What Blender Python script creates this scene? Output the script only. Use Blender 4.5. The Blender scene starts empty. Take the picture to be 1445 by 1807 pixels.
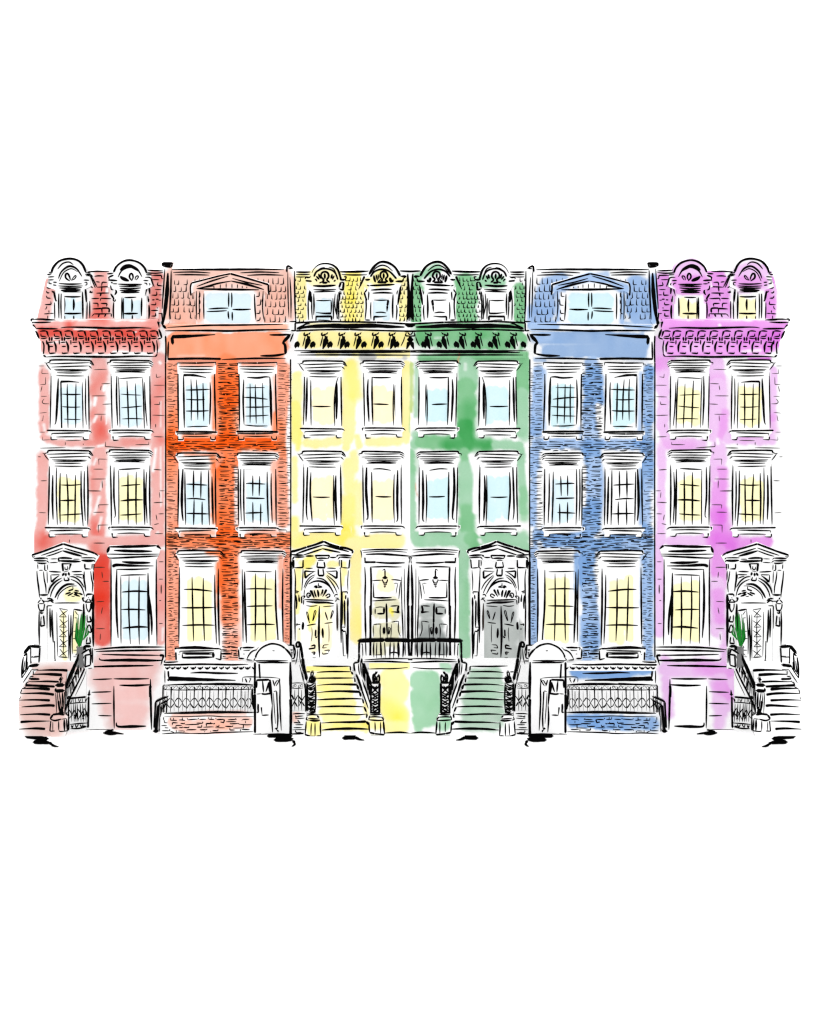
import bpy, math, random
import numpy as np
rnd = random.Random(7)
# ---------------------------------------------------------------- frame: the drawn facade plane is y = 0, 45 units to the metre
S, D, H, G0, CX, MX = 45.0, 420.0, 42.0, 1288.0, 722.5, 1447.5
MIR = False
def X(px): return MX - px if MIR else px
def P(px, py, d):
    f = (D - d) / D
    return ((px - CX) / S * f, -d, H + ((G0 - py) / S - H) * f)
def ground_d(py):
    return D * (1 - H / (H + (py - G0) / S))
def srgb(c): return tuple(((x/255.)/12.92 if x/255. <= .04045 else ((x/255.+.055)/1.055)**2.4) for x in c)
# ---------------------------------------------------------------- materials
KLIGHT, WHITE = 2.34, .46
def mat(name, rgb=None, attr=False, grain=0.0, rough=1.0, spec=0.0):
    m = bpy.data.materials.new(name); m.use_nodes = True
    nt = m.node_tree; nt.nodes.clear()
    out = nt.nodes.new('ShaderNodeOutputMaterial')
    bs = nt.nodes.new('ShaderNodeBsdfDiffuse'); bs.inputs['Roughness'].default_value = .4
    nt.links.new(bs.outputs[0], out.inputs[0])
    if attr:
        a = nt.nodes.new('ShaderNodeAttribute'); a.attribute_name = 'wash'
        tc = nt.nodes.new('ShaderNodeTexCoord')
        n = nt.nodes.new('ShaderNodeTexNoise'); n.inputs['Scale'].default_value = 9.; n.inputs['Detail'].default_value = 7; n.inputs['Roughness'].default_value = .75
        nt.links.new(tc.outputs['Object'], n.inputs['Vector'])
        r = nt.nodes.new('ShaderNodeMapRange'); r.inputs[1].default_value = .3; r.inputs[2].default_value = .7
        r.inputs[3].default_value = 1 - grain; r.inputs[4].default_value = 1 + grain
        nt.links.new(n.outputs['Fac'], r.inputs[0])
        mx = nt.nodes.new('ShaderNodeVectorMath'); mx.operation = 'SCALE'
        nt.links.new(a.outputs['Color'], mx.inputs[0]); nt.links.new(r.outputs[0], mx.inputs['Scale'])
        nt.links.new(mx.outputs[0], bs.inputs['Color'])
    else:
        tc = nt.nodes.new('ShaderNodeTexCoord')
        n = nt.nodes.new('ShaderNodeTexNoise'); n.inputs['Scale'].default_value = 12.
        nt.links.new(tc.outputs['Object'], n.inputs['Vector'])
        cr = nt.nodes.new('ShaderNodeMixRGB'); cr.inputs[1].default_value = (*[x*.96 for x in rgb], 1); cr.inputs[2].default_value = (*rgb, 1)
        nt.links.new(n.outputs['Fac'], cr.inputs[0]); nt.links.new(cr.outputs[0], bs.inputs['Color'])
    return m
M_WASH = mat('watercolour_on_plaster', attr=True, grain=.022)
M_INK = mat('black_ink_line', (.0012, .0012, .0012))
M_IRON = mat('black_iron', (.0012, .0012, .0012))
M_GREY = mat('faded_ink_line', (.018, .014, .011))
M_LEAF = mat('green_leaf', tuple(x/KLIGHT for x in srgb((40, 142, 52))))
M_LEAFD = mat('dark_leaf', tuple(x/KLIGHT for x in srgb((20, 104, 36))))
M_GROUND = mat('white_pavement', (.92, .92, .92))
MATS = [M_WASH, M_INK, M_IRON, M_GREY, M_LEAF, M_LEAFD]
WASH, INK, IRON, GREY, LEAF, LEAFD = range(6)
# ---------------------------------------------------------------- zoom frames used when measuring the photograph
ZF = dict(A=(30,440,5.352), A2=(50,550,6.0208), B=(30,620,5.315), B2=(70,625,6.568), C=(20,940,4.634), C1=(50,950,11.115),
  C2=(50,1060,11.115), C3=(25,1170,9.633), D=(270,440,5.352), E=(270,620,5.315), E2=(280,625,6.02), F=(260,940,4.634),
  F1=(430,1130,9.508), F2=(265,1160,7.605), G=(500,440,6.02), G2=(505,560,6.283), I=(500,620,5.317), J=(500,940,4.633),
  J1=(505,945,11.115), J2=(505,1055,11.115), J3=(515,1165,6.568), J4=(625,955,13.136), J5=(620,1070,12.042),
  K=(710,440,5.78), K2=(710,620,5.315), K3=(710,940,4.633), L=(910,440,5.161), L2=(910,620,5.161), L3=(900,940,4.634),
  M=(1140,440,5.161), M2=(1140,620,5.161), M3=(1140,940,4.634), px=(0,0,1.0))
# ---------------------------------------------------------------- watercolour washes
COL = dict(W=(255,255,255), P1=(246,184,178), P2=(240,138,128), P3=(236,92,80), P4=(238,66,46), PB=(249,206,202), BR=(229,193,185),
  O1=(255,176,146), O2=(255,145,96), O3=(254,104,34), OR=(253,214,200), OE=(255,172,134), OD=(255,156,112),
  Y1=(255,251,178), Y2=(255,249,142), Y3=(254,243,102), YG=(205,225,150),
  G1=(170,217,182), G2=(140,203,152), G3=(76,172,96), GS=(186,212,192),
  L1=(172,202,243), L2=(134,175,228), LE=(156,186,226), U1=(246,205,249), U2=(240,165,241), U3=(232,128,235),
  b=(226,245,252), y=(255,253,204), st=(240,160,120), c=(255,251,212), a=(216,244,250), gy=(182,187,184), gd=(160,165,164), ol=(232,229,198), gr=(200,200,200), pot=(128,128,128))
WASHES = {}
def wash(key, frame, text):
    x0, y0, s = ZF[frame]
    for ln in text.strip().splitlines():
        t = ln.split()
        if not t or t[0].startswith('#'): continue
        pts = [tuple(float(q) for q in p.split(',')) for p in t[4:]]
        pts = [(x0 + x/s, y0 + y/s) for x, y in pts]
        WASHES.setdefault(key, []).append((COL[t[0]], float(t[1]), float(t[2])/s, float(t[3])/s*1.75, pts))
def vnoise(x, y):
    xi = np.floor(x).astype(np.int64); yi = np.floor(y).astype(np.int64); xf = x - xi; yf = y - yi
    def h(a, b):
        n = (a*374761393 + b*668265263) & 0x7fffffff
        n = ((n ^ (n >> 13)) * 1274126177) & 0x7fffffff
        return ((n ^ (n >> 16)) & 0xffff) / 65535.
    u = xf*xf*(3-2*xf); v = yf*yf*(3-2*yf)
    return (h(xi,yi)*(1-u)+h(xi+1,yi)*u)*(1-v) + (h(xi,yi+1)*(1-u)+h(xi+1,yi+1)*u)*v
def eval_wash(dabs, q):
    q = np.asarray(q, float); n = len(q)
    c = np.ones((n, 3))
    wob = (vnoise(q[:,0]/9., q[:,1]/9.) - .5)*3.4 + (vnoise(q[:,0]/3.1+50, q[:,1]/3.1) - .5)*1.6
    for col, al, r, soft, pts in dabs:
        xs = [p[0] for p in pts]; ys = [p[1] for p in pts]; pad = r + soft + 5
        idx = np.nonzero((q[:,0] > min(xs)-pad) & (q[:,0] < max(xs)+pad) & (q[:,1] > min(ys)-pad) & (q[:,1] < max(ys)+pad))[0]
        if not len(idx): continue
        pq = q[idx]; best = np.full(len(idx), 1e9)
        segs = list(zip(pts[:-1], pts[1:])) or [(pts[0], pts[0])]
        for (ax, ay), (bx, by) in segs:
            dx, dy = bx-ax, by-ay; L = dx*dx+dy*dy
            t = np.zeros(len(idx)) if L == 0 else np.clip(((pq[:,0]-ax)*dx + (pq[:,1]-ay)*dy)/L, 0, 1)
            best = np.minimum(best, np.hypot(pq[:,0]-ax-t*dx, pq[:,1]-ay-t*dy))
        e = best + wob[idx]*min(1., r/7.) - r
        so = max(soft, .7)
        m = np.clip(.5 - e/(2*so), 0, 1); m = m*m*(3-2*m)*al
        tgt = np.array(col)/255.
        c[idx] = c[idx]*(1-m[:,None]) + tgt*m[:,None]
    # light and dark pooling of the pigment; then to linear
    tint = 1 - np.min(c, axis=1)
    pool = 1 + (vnoise(q[:,0]/14.+7, q[:,1]/22.) - .5)*.16
    c = np.clip(1 - (1-c)*pool[:,None], 0, 1) if len(dabs) else c
    return np.where(c <= .04045, c/12.92, ((c+.055)/1.055)**2.4)
def to_albedo(c, gain=1.):
    a = c * gain / KLIGHT
    boost = np.clip((c - .972)/.028, 0, 1)
    return np.clip(a*(1 + boost*(WHITE*KLIGHT - 1)), 0, WHITE*max(1., gain))
# ---------------------------------------------------------------- strokes
INKW, ADDW = 1.3, .58
def smooth(pts, n=9):
    if len(pts) < 3: return pts
    out = []; q = [pts[0]] + list(pts) + [pts[-1]]
    for i in range(1, len(q)-2):
        p0, p1, p2, p3 = q[i-1], q[i], q[i+1], q[i+2]
        for k in range(n):
            t = k/n
            out.append(tuple(.5*((2*b)+(-a+c)*t+(2*a-5*b+4*c-d)*t*t+(-a+3*b-3*c+d)*t**3) for a, b, c, d in zip(p0, p1, p2, p3)))
    return out + [pts[-1]]
def prof(mode, t):
    t = min(max(t, 0.), 1.)
    if mode == 't': return .16 + .84*max(0, math.sin(math.pi*min(max(t, 0), 1)))**.55
    if mode == 'a': return 1 - .8*t**1.6
    if mode == 'z': return 1 - .8*(1-t)**1.6
    return 1.0
def parse_ink(frame, text):
    x0, y0, s = ZF[frame]; res = []
    for ln in text.strip().splitlines():
        for part in ln.split(';'):
            t = part.split()
            if not t or t[0].startswith('#'): continue
            pts = [tuple(float(q) for q in p.split(',')) for p in t[1:]]
            res.append((t[0][0], float(t[0][1:])/s*INKW, [(x0+x/s, y0+y/s) for x, y in pts]))
    return res
class MB:
    def __init__(s): s.v = []; s.f = []; s.m = []; s.q = []; s.wk = []; s.n = 0; s.side = set(); s.gain = 1.; s.ws = 1.
    def vert(s, p, q=(0, 0), wk=None):
        s.v.append(p); s.q.append(q); s.wk.append(wk); return len(s.v)-1
    def face(s, ids, m=WASH): s.f.append(ids); s.m.append(m)
    # front polygon in drawing units pushed straight back to depth `back`
    def prism(s, poly, d, back, wk=None, step=None, m=WASH, sides=True, holes=()):
        df = d if callable(d) else (lambda x, y: d)
        pts = [(X(x), y) for x, y in poly]; dd = [df(x, y) for x, y in poly]
        if wk and step:
            xs = [p[0] for p in poly]; ys = [p[1] for p in poly]
            nx = max(1, int((max(xs)-min(xs))/step)); ny = max(1, int((max(ys)-min(ys))/step))
            gx = [min(xs)+(max(xs)-min(xs))*i/nx for i in range(nx+1)]; gy = [min(ys)+(max(ys)-min(ys))*j/ny for j in range(ny+1)]
            for i in range(nx):
                for j in range(ny):
                    mxx, myy = (gx[i]+gx[i+1])/2, (gy[j]+gy[j+1])/2
                    if any(h[0] < mxx < h[2] and h[1] < myy < h[3] for h in holes): continue
                    c = clip_cell(poly, gx[i], gy[j], gx[i+1], gy[j+1])
                    if len(c) >= 3:
                        s.face([s.vert(P(X(x), y, df(x, y)), (X(x), y), wk) for x, y in c], m)
        else:
            s.face([s.vert(P(a, b, e), (a, b), wk) for (a, b), e in zip(pts, dd)], m)
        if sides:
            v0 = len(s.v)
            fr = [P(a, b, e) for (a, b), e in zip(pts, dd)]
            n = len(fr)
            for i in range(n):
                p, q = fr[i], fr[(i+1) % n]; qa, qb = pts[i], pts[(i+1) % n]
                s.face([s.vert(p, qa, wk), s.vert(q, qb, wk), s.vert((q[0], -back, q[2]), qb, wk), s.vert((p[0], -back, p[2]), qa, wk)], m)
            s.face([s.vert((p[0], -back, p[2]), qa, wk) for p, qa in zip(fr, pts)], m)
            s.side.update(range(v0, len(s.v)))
        return s
    def rect(s, x0, y0, x1, y1, d, back, **k): return s.prism([(x0, y0), (x1, y0), (x1, y1), (x0, y1)], d, back, **k)
    def ring(s, x0, y0, x1, y1, a0, b0, a1, b1, d, back):
        for r in ((x0, y0, x1, b0), (x0, b1, x1, y1), (x0, b0, a0, b1), (a1, b0, x1, b1)): s.rect(*r, d, back)
        return s
    def stroke(s, mode, w, pts, d, thick=0., m=INK):
        df = d if callable(d) else (lambda x, y: d)
        lo = mode.lower(); s.n += 1; eps = .0004*(s.n % 23)
        if len(pts) == 1: pts = [pts[0], (pts[0][0]+.2, pts[0][1])]
        if mode.islower():
            runs = [(smooth(pts), 0., 1., True)]
        else:
            tot = sum(math.dist(a, b) for a, b in zip(pts, pts[1:])) or 1; acc = 0; runs = []
            for a, b in zip(pts, pts[1:]):
                l = math.dist(a, b); runs.append(([a, b], acc/tot, (acc+l)/tot, False)); acc += l
        for pl, t0, t1, whole in runs:
            L = sum(math.dist(a, b) for a, b in zip(pl, pl[1:]))
            if L < 1e-6: continue
            # resample by length
            h = w/2; ss = {0., L}
            k = max(4, min(60, int(L/1.6)))
            ss |= {L*i/k for i in range(k+1)}
            if w > .9: ss |= {min(L, h*e) for e in (.15, .5, 1)} | {max(0, L-h*e) for e in (.15, .5, 1)}
            ss = sorted(ss); seg = 0; acc = 0; smp = []
            for q in ss:
                while seg < len(pl)-2 and acc + math.dist(pl[seg], pl[seg+1]) < q: acc += math.dist(pl[seg], pl[seg+1]); seg += 1
                l = math.dist(pl[seg], pl[seg+1]) or 1e-9; u = (q-acc)/l
                a, b = pl[seg], pl[seg+1]
                smp.append((a[0]+(b[0]-a[0])*u, a[1]+(b[1]-a[1])*u))
            ph = rnd.random()*9
            prev = None; rows = []
            for i, (q, (x, y)) in enumerate(zip(ss, smp)):
                a = smp[max(0, i-1)]; b = smp[min(len(smp)-1, i+1)]
                tx, ty = b[0]-a[0], b[1]-a[1]; l = math.hypot(tx, ty) or 1e-9; nx, ny = -ty/l, tx/l
                t = t0 + (t1-t0)*q/L
                pw = prof(lo, t); ww = (w*pw*(.92 if m in (IRON, LEAF, LEAFD) else 1.) + (ADDW if m == INK else .25 if m == IRON else .1)*pw**.5)*(1 + .06*math.sin(q*.2+ph) + .02*math.sin(q*.6+ph*2))
                hh = ww/2
                rd = 1.
                e0 = q if (lo in 'fa' or t0 > 0 or not whole) else 9e9; e1 = L-q if (lo in 'fz' or t1 < 1 or not whole) else 9e9
                e = min(e0, e1)
                ext = 0
                if e < hh: rd = max(.12, math.sqrt(max(0, 1-((hh-e)/hh)**2)))
                rows.append((x, y, nx*hh*rd, ny*hh*rd))
            if not whole or lo == 'f':   # let round ends overshoot so that corners close
                x, y, a, b = rows[0]; tx, ty = smp[1][0]-smp[0][0], smp[1][1]-smp[0][1]; l = math.hypot(tx, ty) or 1
                rows = [(r[0] - (tx/l*w*.3 if i == 0 else 0), r[1] - (ty/l*w*.3 if i == 0 else 0), r[2], r[3]) for i, r in enumerate(rows)]
                tx, ty = smp[-1][0]-smp[-2][0], smp[-1][1]-smp[-2][1]; l = math.hypot(tx, ty) or 1
                rows[-1] = (rows[-1][0]+tx/l*w*.3, rows[-1][1]+ty/l*w*.3, rows[-1][2], rows[-1][3])
            ids = []
            for x, y, ox, oy in rows:
                A = P(X(x-ox), y-oy, df(x-ox, y-oy) + eps); B = P(X(x+ox), y+oy, df(x+ox, y+oy) + eps)
                if thick:
                    ids.append((s.vert(A), s.vert(B), s.vert((A[0], A[1]+thick, A[2])), s.vert((B[0], B[1]+thick, B[2]))))
                else: ids.append((s.vert(A), s.vert(B)))
            for p, q in zip(ids, ids[1:]):
                s.face([p[0], p[1], q[1], q[0]], m)
                if thick:
                    s.face([p[2], q[2], q[3], p[3]], m); s.face([p[0], q[0], q[2], p[2]], m); s.face([p[1], p[3], q[3], q[1]], m)
        return s
    def ink(s, frame, text, d, thick=0., m=INK, tf=None, flt=None):
        for mode, w, pts in parse_ink(frame, text):
            if tf: pts = [tf(*p) for p in pts]
            if flt and not flt(pts): continue
            s.stroke(mode, w*s.ws, pts, d, thick, m)
        return s
    def build(s, name, parent=None, label=None):
        me = bpy.data.meshes.new(name)
        off = parent_loc(parent)
        me.from_pydata([(x-off[0], y-off[1], z-off[2]) for x, y, z in s.v], [], s.f)
        used = sorted(set(s.m)); remap = {u: i for i, u in enumerate(used)}
        for u in used: me.materials.append(MATS[u])
        me.polygons.foreach_set('material_index', [remap[i] for i in s.m])
        cols = np.full((len(s.v), 3), min(.8, WHITE*s.gain))
        keys = set(k for k in s.wk if k)
        if keys:
            q = np.array(s.q); wk = np.array([k or '' for k in s.wk])
            for k in keys:
                i = np.nonzero(wk == k)[0]
                cols[i] = to_albedo(eval_wash(WASHES.get(k, []), q[i]), (1.08 if k[:2] in ('pa', 'dp', 'gp', 'bp') else 1.12 if k[0] in 'sn' else 1.04 if k in ('b2', 'b5', 't3') else 1.)*s.gain)
        if s.side:      # returns, tops and backs painted lighter to make up for missing sunlight
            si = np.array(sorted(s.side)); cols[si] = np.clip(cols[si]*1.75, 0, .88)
        at = me.color_attributes.new('wash', 'FLOAT_COLOR', 'POINT')
        at.data.foreach_set('color', np.hstack([cols, np.ones((len(cols), 1))]).astype(np.float32).ravel())
        me.update()
        o = bpy.data.objects.new(name, me); bpy.context.scene.collection.objects.link(o)
        if parent: o.parent = parent
        if label: o['label'] = label
        return o
def parent_loc(p):
    l = [0, 0, 0]
    while p is not None:
        for i in range(3): l[i] += p.location[i]
        p = p.parent
    return l
def clip_cell(poly, x0, y0, x1, y1):
    out = poly
    for ax, lim, sg in ((0, x0, 1), (0, x1, -1), (1, y0, 1), (1, y1, -1)):
        if all((p[ax]-lim)*sg >= -1e-9 for p in out): continue
        inp, out = out, []
        for i in range(len(inp)):
            a, b = inp[i-1], inp[i]; ia, ib = (a[ax]-lim)*sg >= 0, (b[ax]-lim)*sg >= 0
            if ia != ib:
                t = (lim-a[ax])/(b[ax]-a[ax]); out.append((a[0]+(b[0]-a[0])*t, a[1]+(b[1]-a[1])*t))
            if ib: out.append(b)
        if not out: return []
    return out
def each(name, parent, frame, text, d, thick=0., m=IRON):     # one object per bar
    for part in text.split(';'):
        b = MB(); b.ink(frame, part, d, thick, m); b.build(name, parent)
def thing(name, label, cat, px, py, d, group=None):
    o = bpy.data.objects.new(name, None); bpy.context.scene.collection.objects.link(o)
    o.location = P(X(px), py, d); o['label'] = label; o['category'] = cat; o.empty_display_size = .3
    if group: o['group'] = group
    return o
def tag(o, label, cat, group=None):
    o['label'] = label; o['category'] = cat
    if group: o['group'] = group
    return o
def lerp(a, b, t): return a + (b-a)*t
def slope(y0, d0, y1, d1, e=0.):     # depth that changes with height
    return lambda x, y: lerp(d0, d1, min(1, max(0, (y-y0)/(y1-y0)))) + e
def add(f, e): return (lambda x, y: f(x, y) + e) if callable(f) else f + e
SKY, SUN = 1.06, 5.0
# ================================================================ WASHES (where the pigment lies on each house)
wash('h1', 'A', """
P1 1 55 9 310,330 272,520 240,650
P1 1 66 10 795,240 800,330 790,420 780,640
P2 .8 70 25 790,400 775,640
P3 .7 55 40 770,600 720,650
P2 .5 50 40 860,560 850,640
W 1 12 5 850,370 850,410
P1 1 62 8 1310,250 1305,640
P2 .9 45 15 1310,390 1300,600
P3 .5 28 25 1310,260 1350,280
W .9 16 6 1330,560 1320,640
""")
wash('h1', 'A2', """
P1 1 34 5 75,160 150,140 420,135 900,135 1370,140
P2 .8 50 40 700,110 820,110
P2 .7 40 35 1320,120 1300,110
P3 .8 45 30 430,130 430,150
P1 1 78 6 160,250 200,370 760,370 1320,350
P3 .95 52 18 150,215 430,225 800,225 1330,225
P3 .6 50 35 500,270 760,330 1000,300 1280,340
P4 .3 60 50 700,290 740,300
W 1 8 3 485,183 600,190 725,186
W .9 10 4 240,330 330,322 400,325
W 1 13 4 900,428 1000,420 1090,440 1210,452
W .9 9 4 1120,218 1150,212
""")
wash('h1', 'B', """
P1 1 48 8 252,215 258,500 252,730
P1 .8 20 15 240,150 235,260
P1 1 52 8 240,990 238,1300 240,1560 215,1690
P1 1 30 8 250,800 300,830 400,860 720,862
P1 1 76 12 770,120 775,230
P1 1 66 12 760,250 760,700 790,830
P1 1 70 10 770,960 760,1200 770,1500 750,1720
P2 .75 55 35 790,250 720,340 700,370
P2 .7 40 35 700,590
P3 .95 62 55 790,720 780,770
P2 .6 50 40 790,820 690,850
P2 .55 34 30 690,1120 690,1300
P3 .8 55 45 730,1640 735,1720
P1 1 40 10 840,880 1000,860 1230,850
P2 .6 35 30 1020,850 1180,840
P1 1 72 10 1330,80 1320,400 1320,760
P1 1 66 10 1325,850 1320,1200 1320,1770
P2 .65 55 40 1370,290 1300,460 1300,620
P3 .55 35 35 1345,830
P1 1 45 10 200,1770 300,1775 560,1760 900,1790 1300,1770
P3 .95 60 50 250,1780 230,1810
W 1 17 6 735,440 725,500
W 1 18 6 825,320 815,360
W .9 14 6 745,610 720,660
W .8 7 4 842,520 838,680
W .9 12 6 810,880 760,890
W .9 15 8 770,1370 740,1470 725,1520
W .8 8 5 800,1220 780,1300
W .9 14 8 790,1560 765,1660
W .8 12 6 720,1060 740,1010
W .8 6 4 1345,470 1345,710
W 1 14 8 1300,920 1275,1120
W .8 8 5 1345,900 1350,1450
W 1 12 5 1335,100 1345,112
W 1 14 6 1320,1700 1300,1780
W .9 12 8 250,690 260,740
""")
wash('h1', 'C', """
P1 1 60 12 200,60 230,130 420,70
P3 .8 62 40 260,80
P1 1 50 12 640,60 700,150 900,70 1220,60
P2 .8 48 25 690,120 730,230
P3 1 70 10 735,240 742,500 745,860
P4 .9 60 55 725,330 740,520
P2 .55 60 40 750,740 750,880
P1 1 45 8 1228,190 1225,880
P2 .5 32 30 1225,450 1225,600
W .9 8 6 1240,780 1235,880
PB 1 40 14 740,1010 1000,1010 1200,1000
PB 1 65 22 720,1090 1150,1090
PB 1 90 26 740,1200 950,1190 1090,1200
PB 1 70 22 770,1320 900,1330 1060,1320
PB 1 70 22 800,1440 950,1450 1060,1450
PB 1 60 30 850,1550 1030,1540
P1 .35 60 50 950,1080 1050,1300
""")
wash('s1', 'C', """
BR .8 55 26 200,1140 420,1120
BR 1 75 18 220,1190 400,1190 380,1260
BR 1 90 16 180,1290 330,1290
BR 1 120 22 170,1420 330,1420
BR 1 105 40 200,1520 330,1540
BR .7 75 40 200,1610 350,1610
BR .5 50 30 430,1180 480,1150 520,1130
PB .45 60 30 480,1100 530,1200
BR .85 55 20 390,1330 385,1420 350,1560
""")
wash('h2', 'D', """
OR 1 200 14 280,330 700,320 1130,330
OR 1 160 14 280,560 1130,560
OR 1 40 8 330,270 1180,240
OR .9 32 6 150,240 130,640
OR .9 30 6 1300,280 1305,640
O1 .45 110 80 220,600 260,660
O1 .35 90 70 1180,420 1120,650
OE .7 34 8 140,730 1240,735
OE 1 140 5 240,910 700,930 1140,910
OD .55 60 60 700,960 650,1030
OD .4 70 60 1150,880
OD .3 60 50 500,850
W .4 12 8 240,1010 480,1005
W .8 12 8 940,420 900,430
""")
wash('h2', 'E', """
O1 1 90 10 200,150 200,420 200,700
O1 1 70 10 190,1000 190,1600
O1 1 60 10 1220,150 1215,500 1215,750
O1 1 55 10 1215,1000 1210,1300 1225,1600
O1 1 60 10 200,110 1200,110
O2 1 118 10 690,140 690,440
O3 .9 108 50 690,330 690,800
O2 .9 70 40 180,620 180,900
O3 .9 70 30 180,790 170,920
O3 1 66 12 150,870 700,860 1160,870
O2 .9 60 30 1190,700 1230,930
O2 .55 40 30 580,250 572,750
O2 .7 34 15 1140,640 1140,740
O3 .95 112 25 680,880 700,1030
O2 1 104 12 690,1000 695,1750
O2 .6 40 16 585,1080 580,1600
O3 .75 60 40 610,1020 640,1150
O3 .6 60 50 630,1560 680,1700
O3 1 80 25 680,1720 680,1810
O2 .75 50 30 170,990 160,1150
O2 .6 60 40 170,1700 300,1770 1200,1790
O3 .5 50 40 500,1720 900,1740
O1 .8 70 12 560,1040 600,1000
O1 .6 40 12 1140,1060 1145,1580
W 1 24 7 1290,520 1275,720 1270,900 1285,1100 1290,1240
W .9 20 6 1290,100 1255,90
O1 .7 40 12 1200,110 1190,130
W .9 16 6 780,1100 780,1620
""")
wash('h2', 'F', """
O2 .95 60 10 170,60 400,70 1150,60
O3 .9 60 20 560,50 640,90 700,80
O1 1 58 8 200,180 205,500 205,900 195,1030
O2 .5 30 16 170,120 165,240
O2 1 82 10 665,160 665,400
O2 1 74 12 670,400 675,700
O3 .85 55 40 620,180 640,330
O3 .5 40 35 610,450 600,380
O1 .6 66 20 690,700 700,900
O1 .8 60 14 690,880 695,1060
O1 1 34 6 1140,150 1145,880
W .8 14 6 262,700 268,900
""")
wash('t2', 'E', """
O1 .9 22 6 270,120 560,120
O1 .9 20 8 840,120 1130,125
O2 .9 18 7 565,240 570,720
O1 .6 24 10 1150,250 1150,600
O2 .9 36 10 1150,600 1150,740
O2 .9 30 9 570,1080 575,1590
O3 .7 32 12 560,1000 600,1060
O1 .7 34 10 1140,1050 1140,1560
O2 .8 30 10 300,800 580,800
O2 .8 34 10 800,800 1160,800
O2 .6 26 10 280,1720 560,1700
O1 .8 30 10 900,1720 1140,1700
O2 .7 12 6 300,960 580,975
""")
wash('t2', 'F', """
O3 .8 26 9 500,150 600,170 615,240
O3 .8 20 8 580,250 585,600
O1 .8 22 8 1090,200 1100,600
W 1 3 3 10,10
""")
wash('d2', 'D', """
OR 1 60 8 440,380 600,310 735,265 880,310 1040,370
OR .95 40 8 430,420 430,660
OR .95 40 8 1015,420 1010,660
O1 .3 40 30 450,640
OR .7 30 10 760,360 600,360 900,370
""")
wash('b2', 'F2', """
OR 1 78 8 310,860 420,930 800,900 1290,870
OR .9 34 10 320,790 700,760 1260,750
OD .35 70 60 900,900 1010,930
O1 .35 60 50 450,880
OR .8 40 14 480,1000 900,985
""")
wash('b2', 'F1', """
OR .9 60 20 870,1240 850,1320
""")
wash('h3', 'G', """
Y1 1 60 8 180,310 190,500 200,700
Y1 .7 90 10 340,300 540,300
Y2 1 90 8 740,290 740,480
Y3 .8 100 25 720,580 740,720
Y1 1 60 8 830,400 820,700
Y1 1 50 8 1270,500 1260,720
Y1 .8 36 10 1290,330 1280,480
Y1 .6 30 12 300,800 900,790
Y1 1 90 8 230,960 700,960 1300,960
Y2 .7 60 30 760,1010 1000,1010
Y1 .9 40 10 760,1110 1340,1110
Y1 1 70 8 1000,330 1060,270 1110,320
Y1 .9 30 8 880,330 1260,330
Y1 .9 30 8 870,400 830,560
gr .95 60 6 860,1140 920,1140
gr .8 24 6 1290,1150
Y1 .8 36 10 380,1100 560,1100
""")
wash('h3', 'I', """
Y1 1 48 8 125,235 125,560
Y2 1 52 10 120,520 125,830
Y2 .9 24 10 140,860 140,910
Y1 1 40 8 220,860 300,870 520,840
Y1 1 64 8 620,150 615,400 610,800
Y2 .9 62 20 640,130 670,400
Y1 1 36 6 590,830 590,900
Y1 1 30 6 690,800 715,890
Y1 1 42 8 810,850 1080,840
Y1 1 46 8 1150,130 1150,820
Y2 .5 30 25 1150,160
YG 1 20 6 1205,130 1205,560 1195,680
G1 .7 14 8 1195,690 1195,750
Y1 1 26 8 105,1010 105,1400
Y2 .9 40 12 105,1580 100,1800
Y1 1 54 10 610,1060 620,1300
Y1 1 36 10 660,960 670,1100
Y1 .9 44 10 690,1250 700,1600
Y2 .9 66 15 610,1400 600,1700
Y3 .95 66 40 590,1700 580,1740
Y1 1 36 10 200,1770 420,1770 700,1760
Y1 1 40 10 760,1760 1090,1770
W .9 6 4 630,1650 645,1720
W .8 7 4 712,1060 708,1230
W .5 8 8 1210,1100 1210,1600
""")
wash('h3', 'J', """
Y1 1 70 10 100,60 300,55 500,60
Y2 .6 50 30 120,80 380,60
Y3 .9 60 40 520,40 500,60
Y1 1 62 10 560,100 760,80 930,70
Y1 1 46 8 590,220 590,500 590,780 595,860
Y2 .7 40 30 600,650 620,800
Y1 1 70 14 590,120 620,150
""")
wash('s3c', 'J', """
Y1 1 30 8 720,1085 1010,1085
Y1 1 110 10 890,1200 920,1250 900,1330
Y1 1 100 12 880,1400 930,1500
Y2 1 80 30 870,1440 930,1500
Y3 .8 55 45 930,1510
Y1 1 50 12 850,1590 970,1590
""")
wash('t3', 'J1', """
Y2 1 110 20 400,560 480,470
Y1 1 40 8 560,310 720,260 870,300
Y1 1 60 10 860,560 980,560
Y2 .8 60 40 470,520
Y1 1 60 10 240,680 235,880 240,1050
Y1 1 55 12 1130,560 1130,720 1110,950
Y1 .9 40 10 230,480 290,560
Y1 1 50 12 1100,1150 1110,1300 1130,1440
Y1 1 50 12 230,1130 240,1300 230,1420
Y1 .7 60 16 820,800 940,950
W 1 46 8 620,600 760,480 480,720
W 1 40 10 1190,820 1170,950
W 1 20 8 250,480 180,560
Y1 .9 34 10 340,800 380,750
""")
wash('t3', 'J2', """
Y1 1 34 10 220,200 215,290
Y1 .5 30 10 240,620 250,820
Y1 1 20 8 1130,100 1130,500
""")
wash('dr3', 'J2', """
Y2 1 90 12 540,230 500,420
Y2 .8 70 20 500,420 500,600
c 1 80 14 560,600 560,1000
c 1 110 12 780,260 800,600 790,950
c .9 60 14 740,1060
Y1 .5 50 30 690,700 700,300
Y1 .8 50 10 560,190 700,150 820,150
""")
wash('f3', 'J1', """
c .9 100 14 600,1150 700,1180
c .7 60 20 560,1230 760,1230
""")
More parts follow.
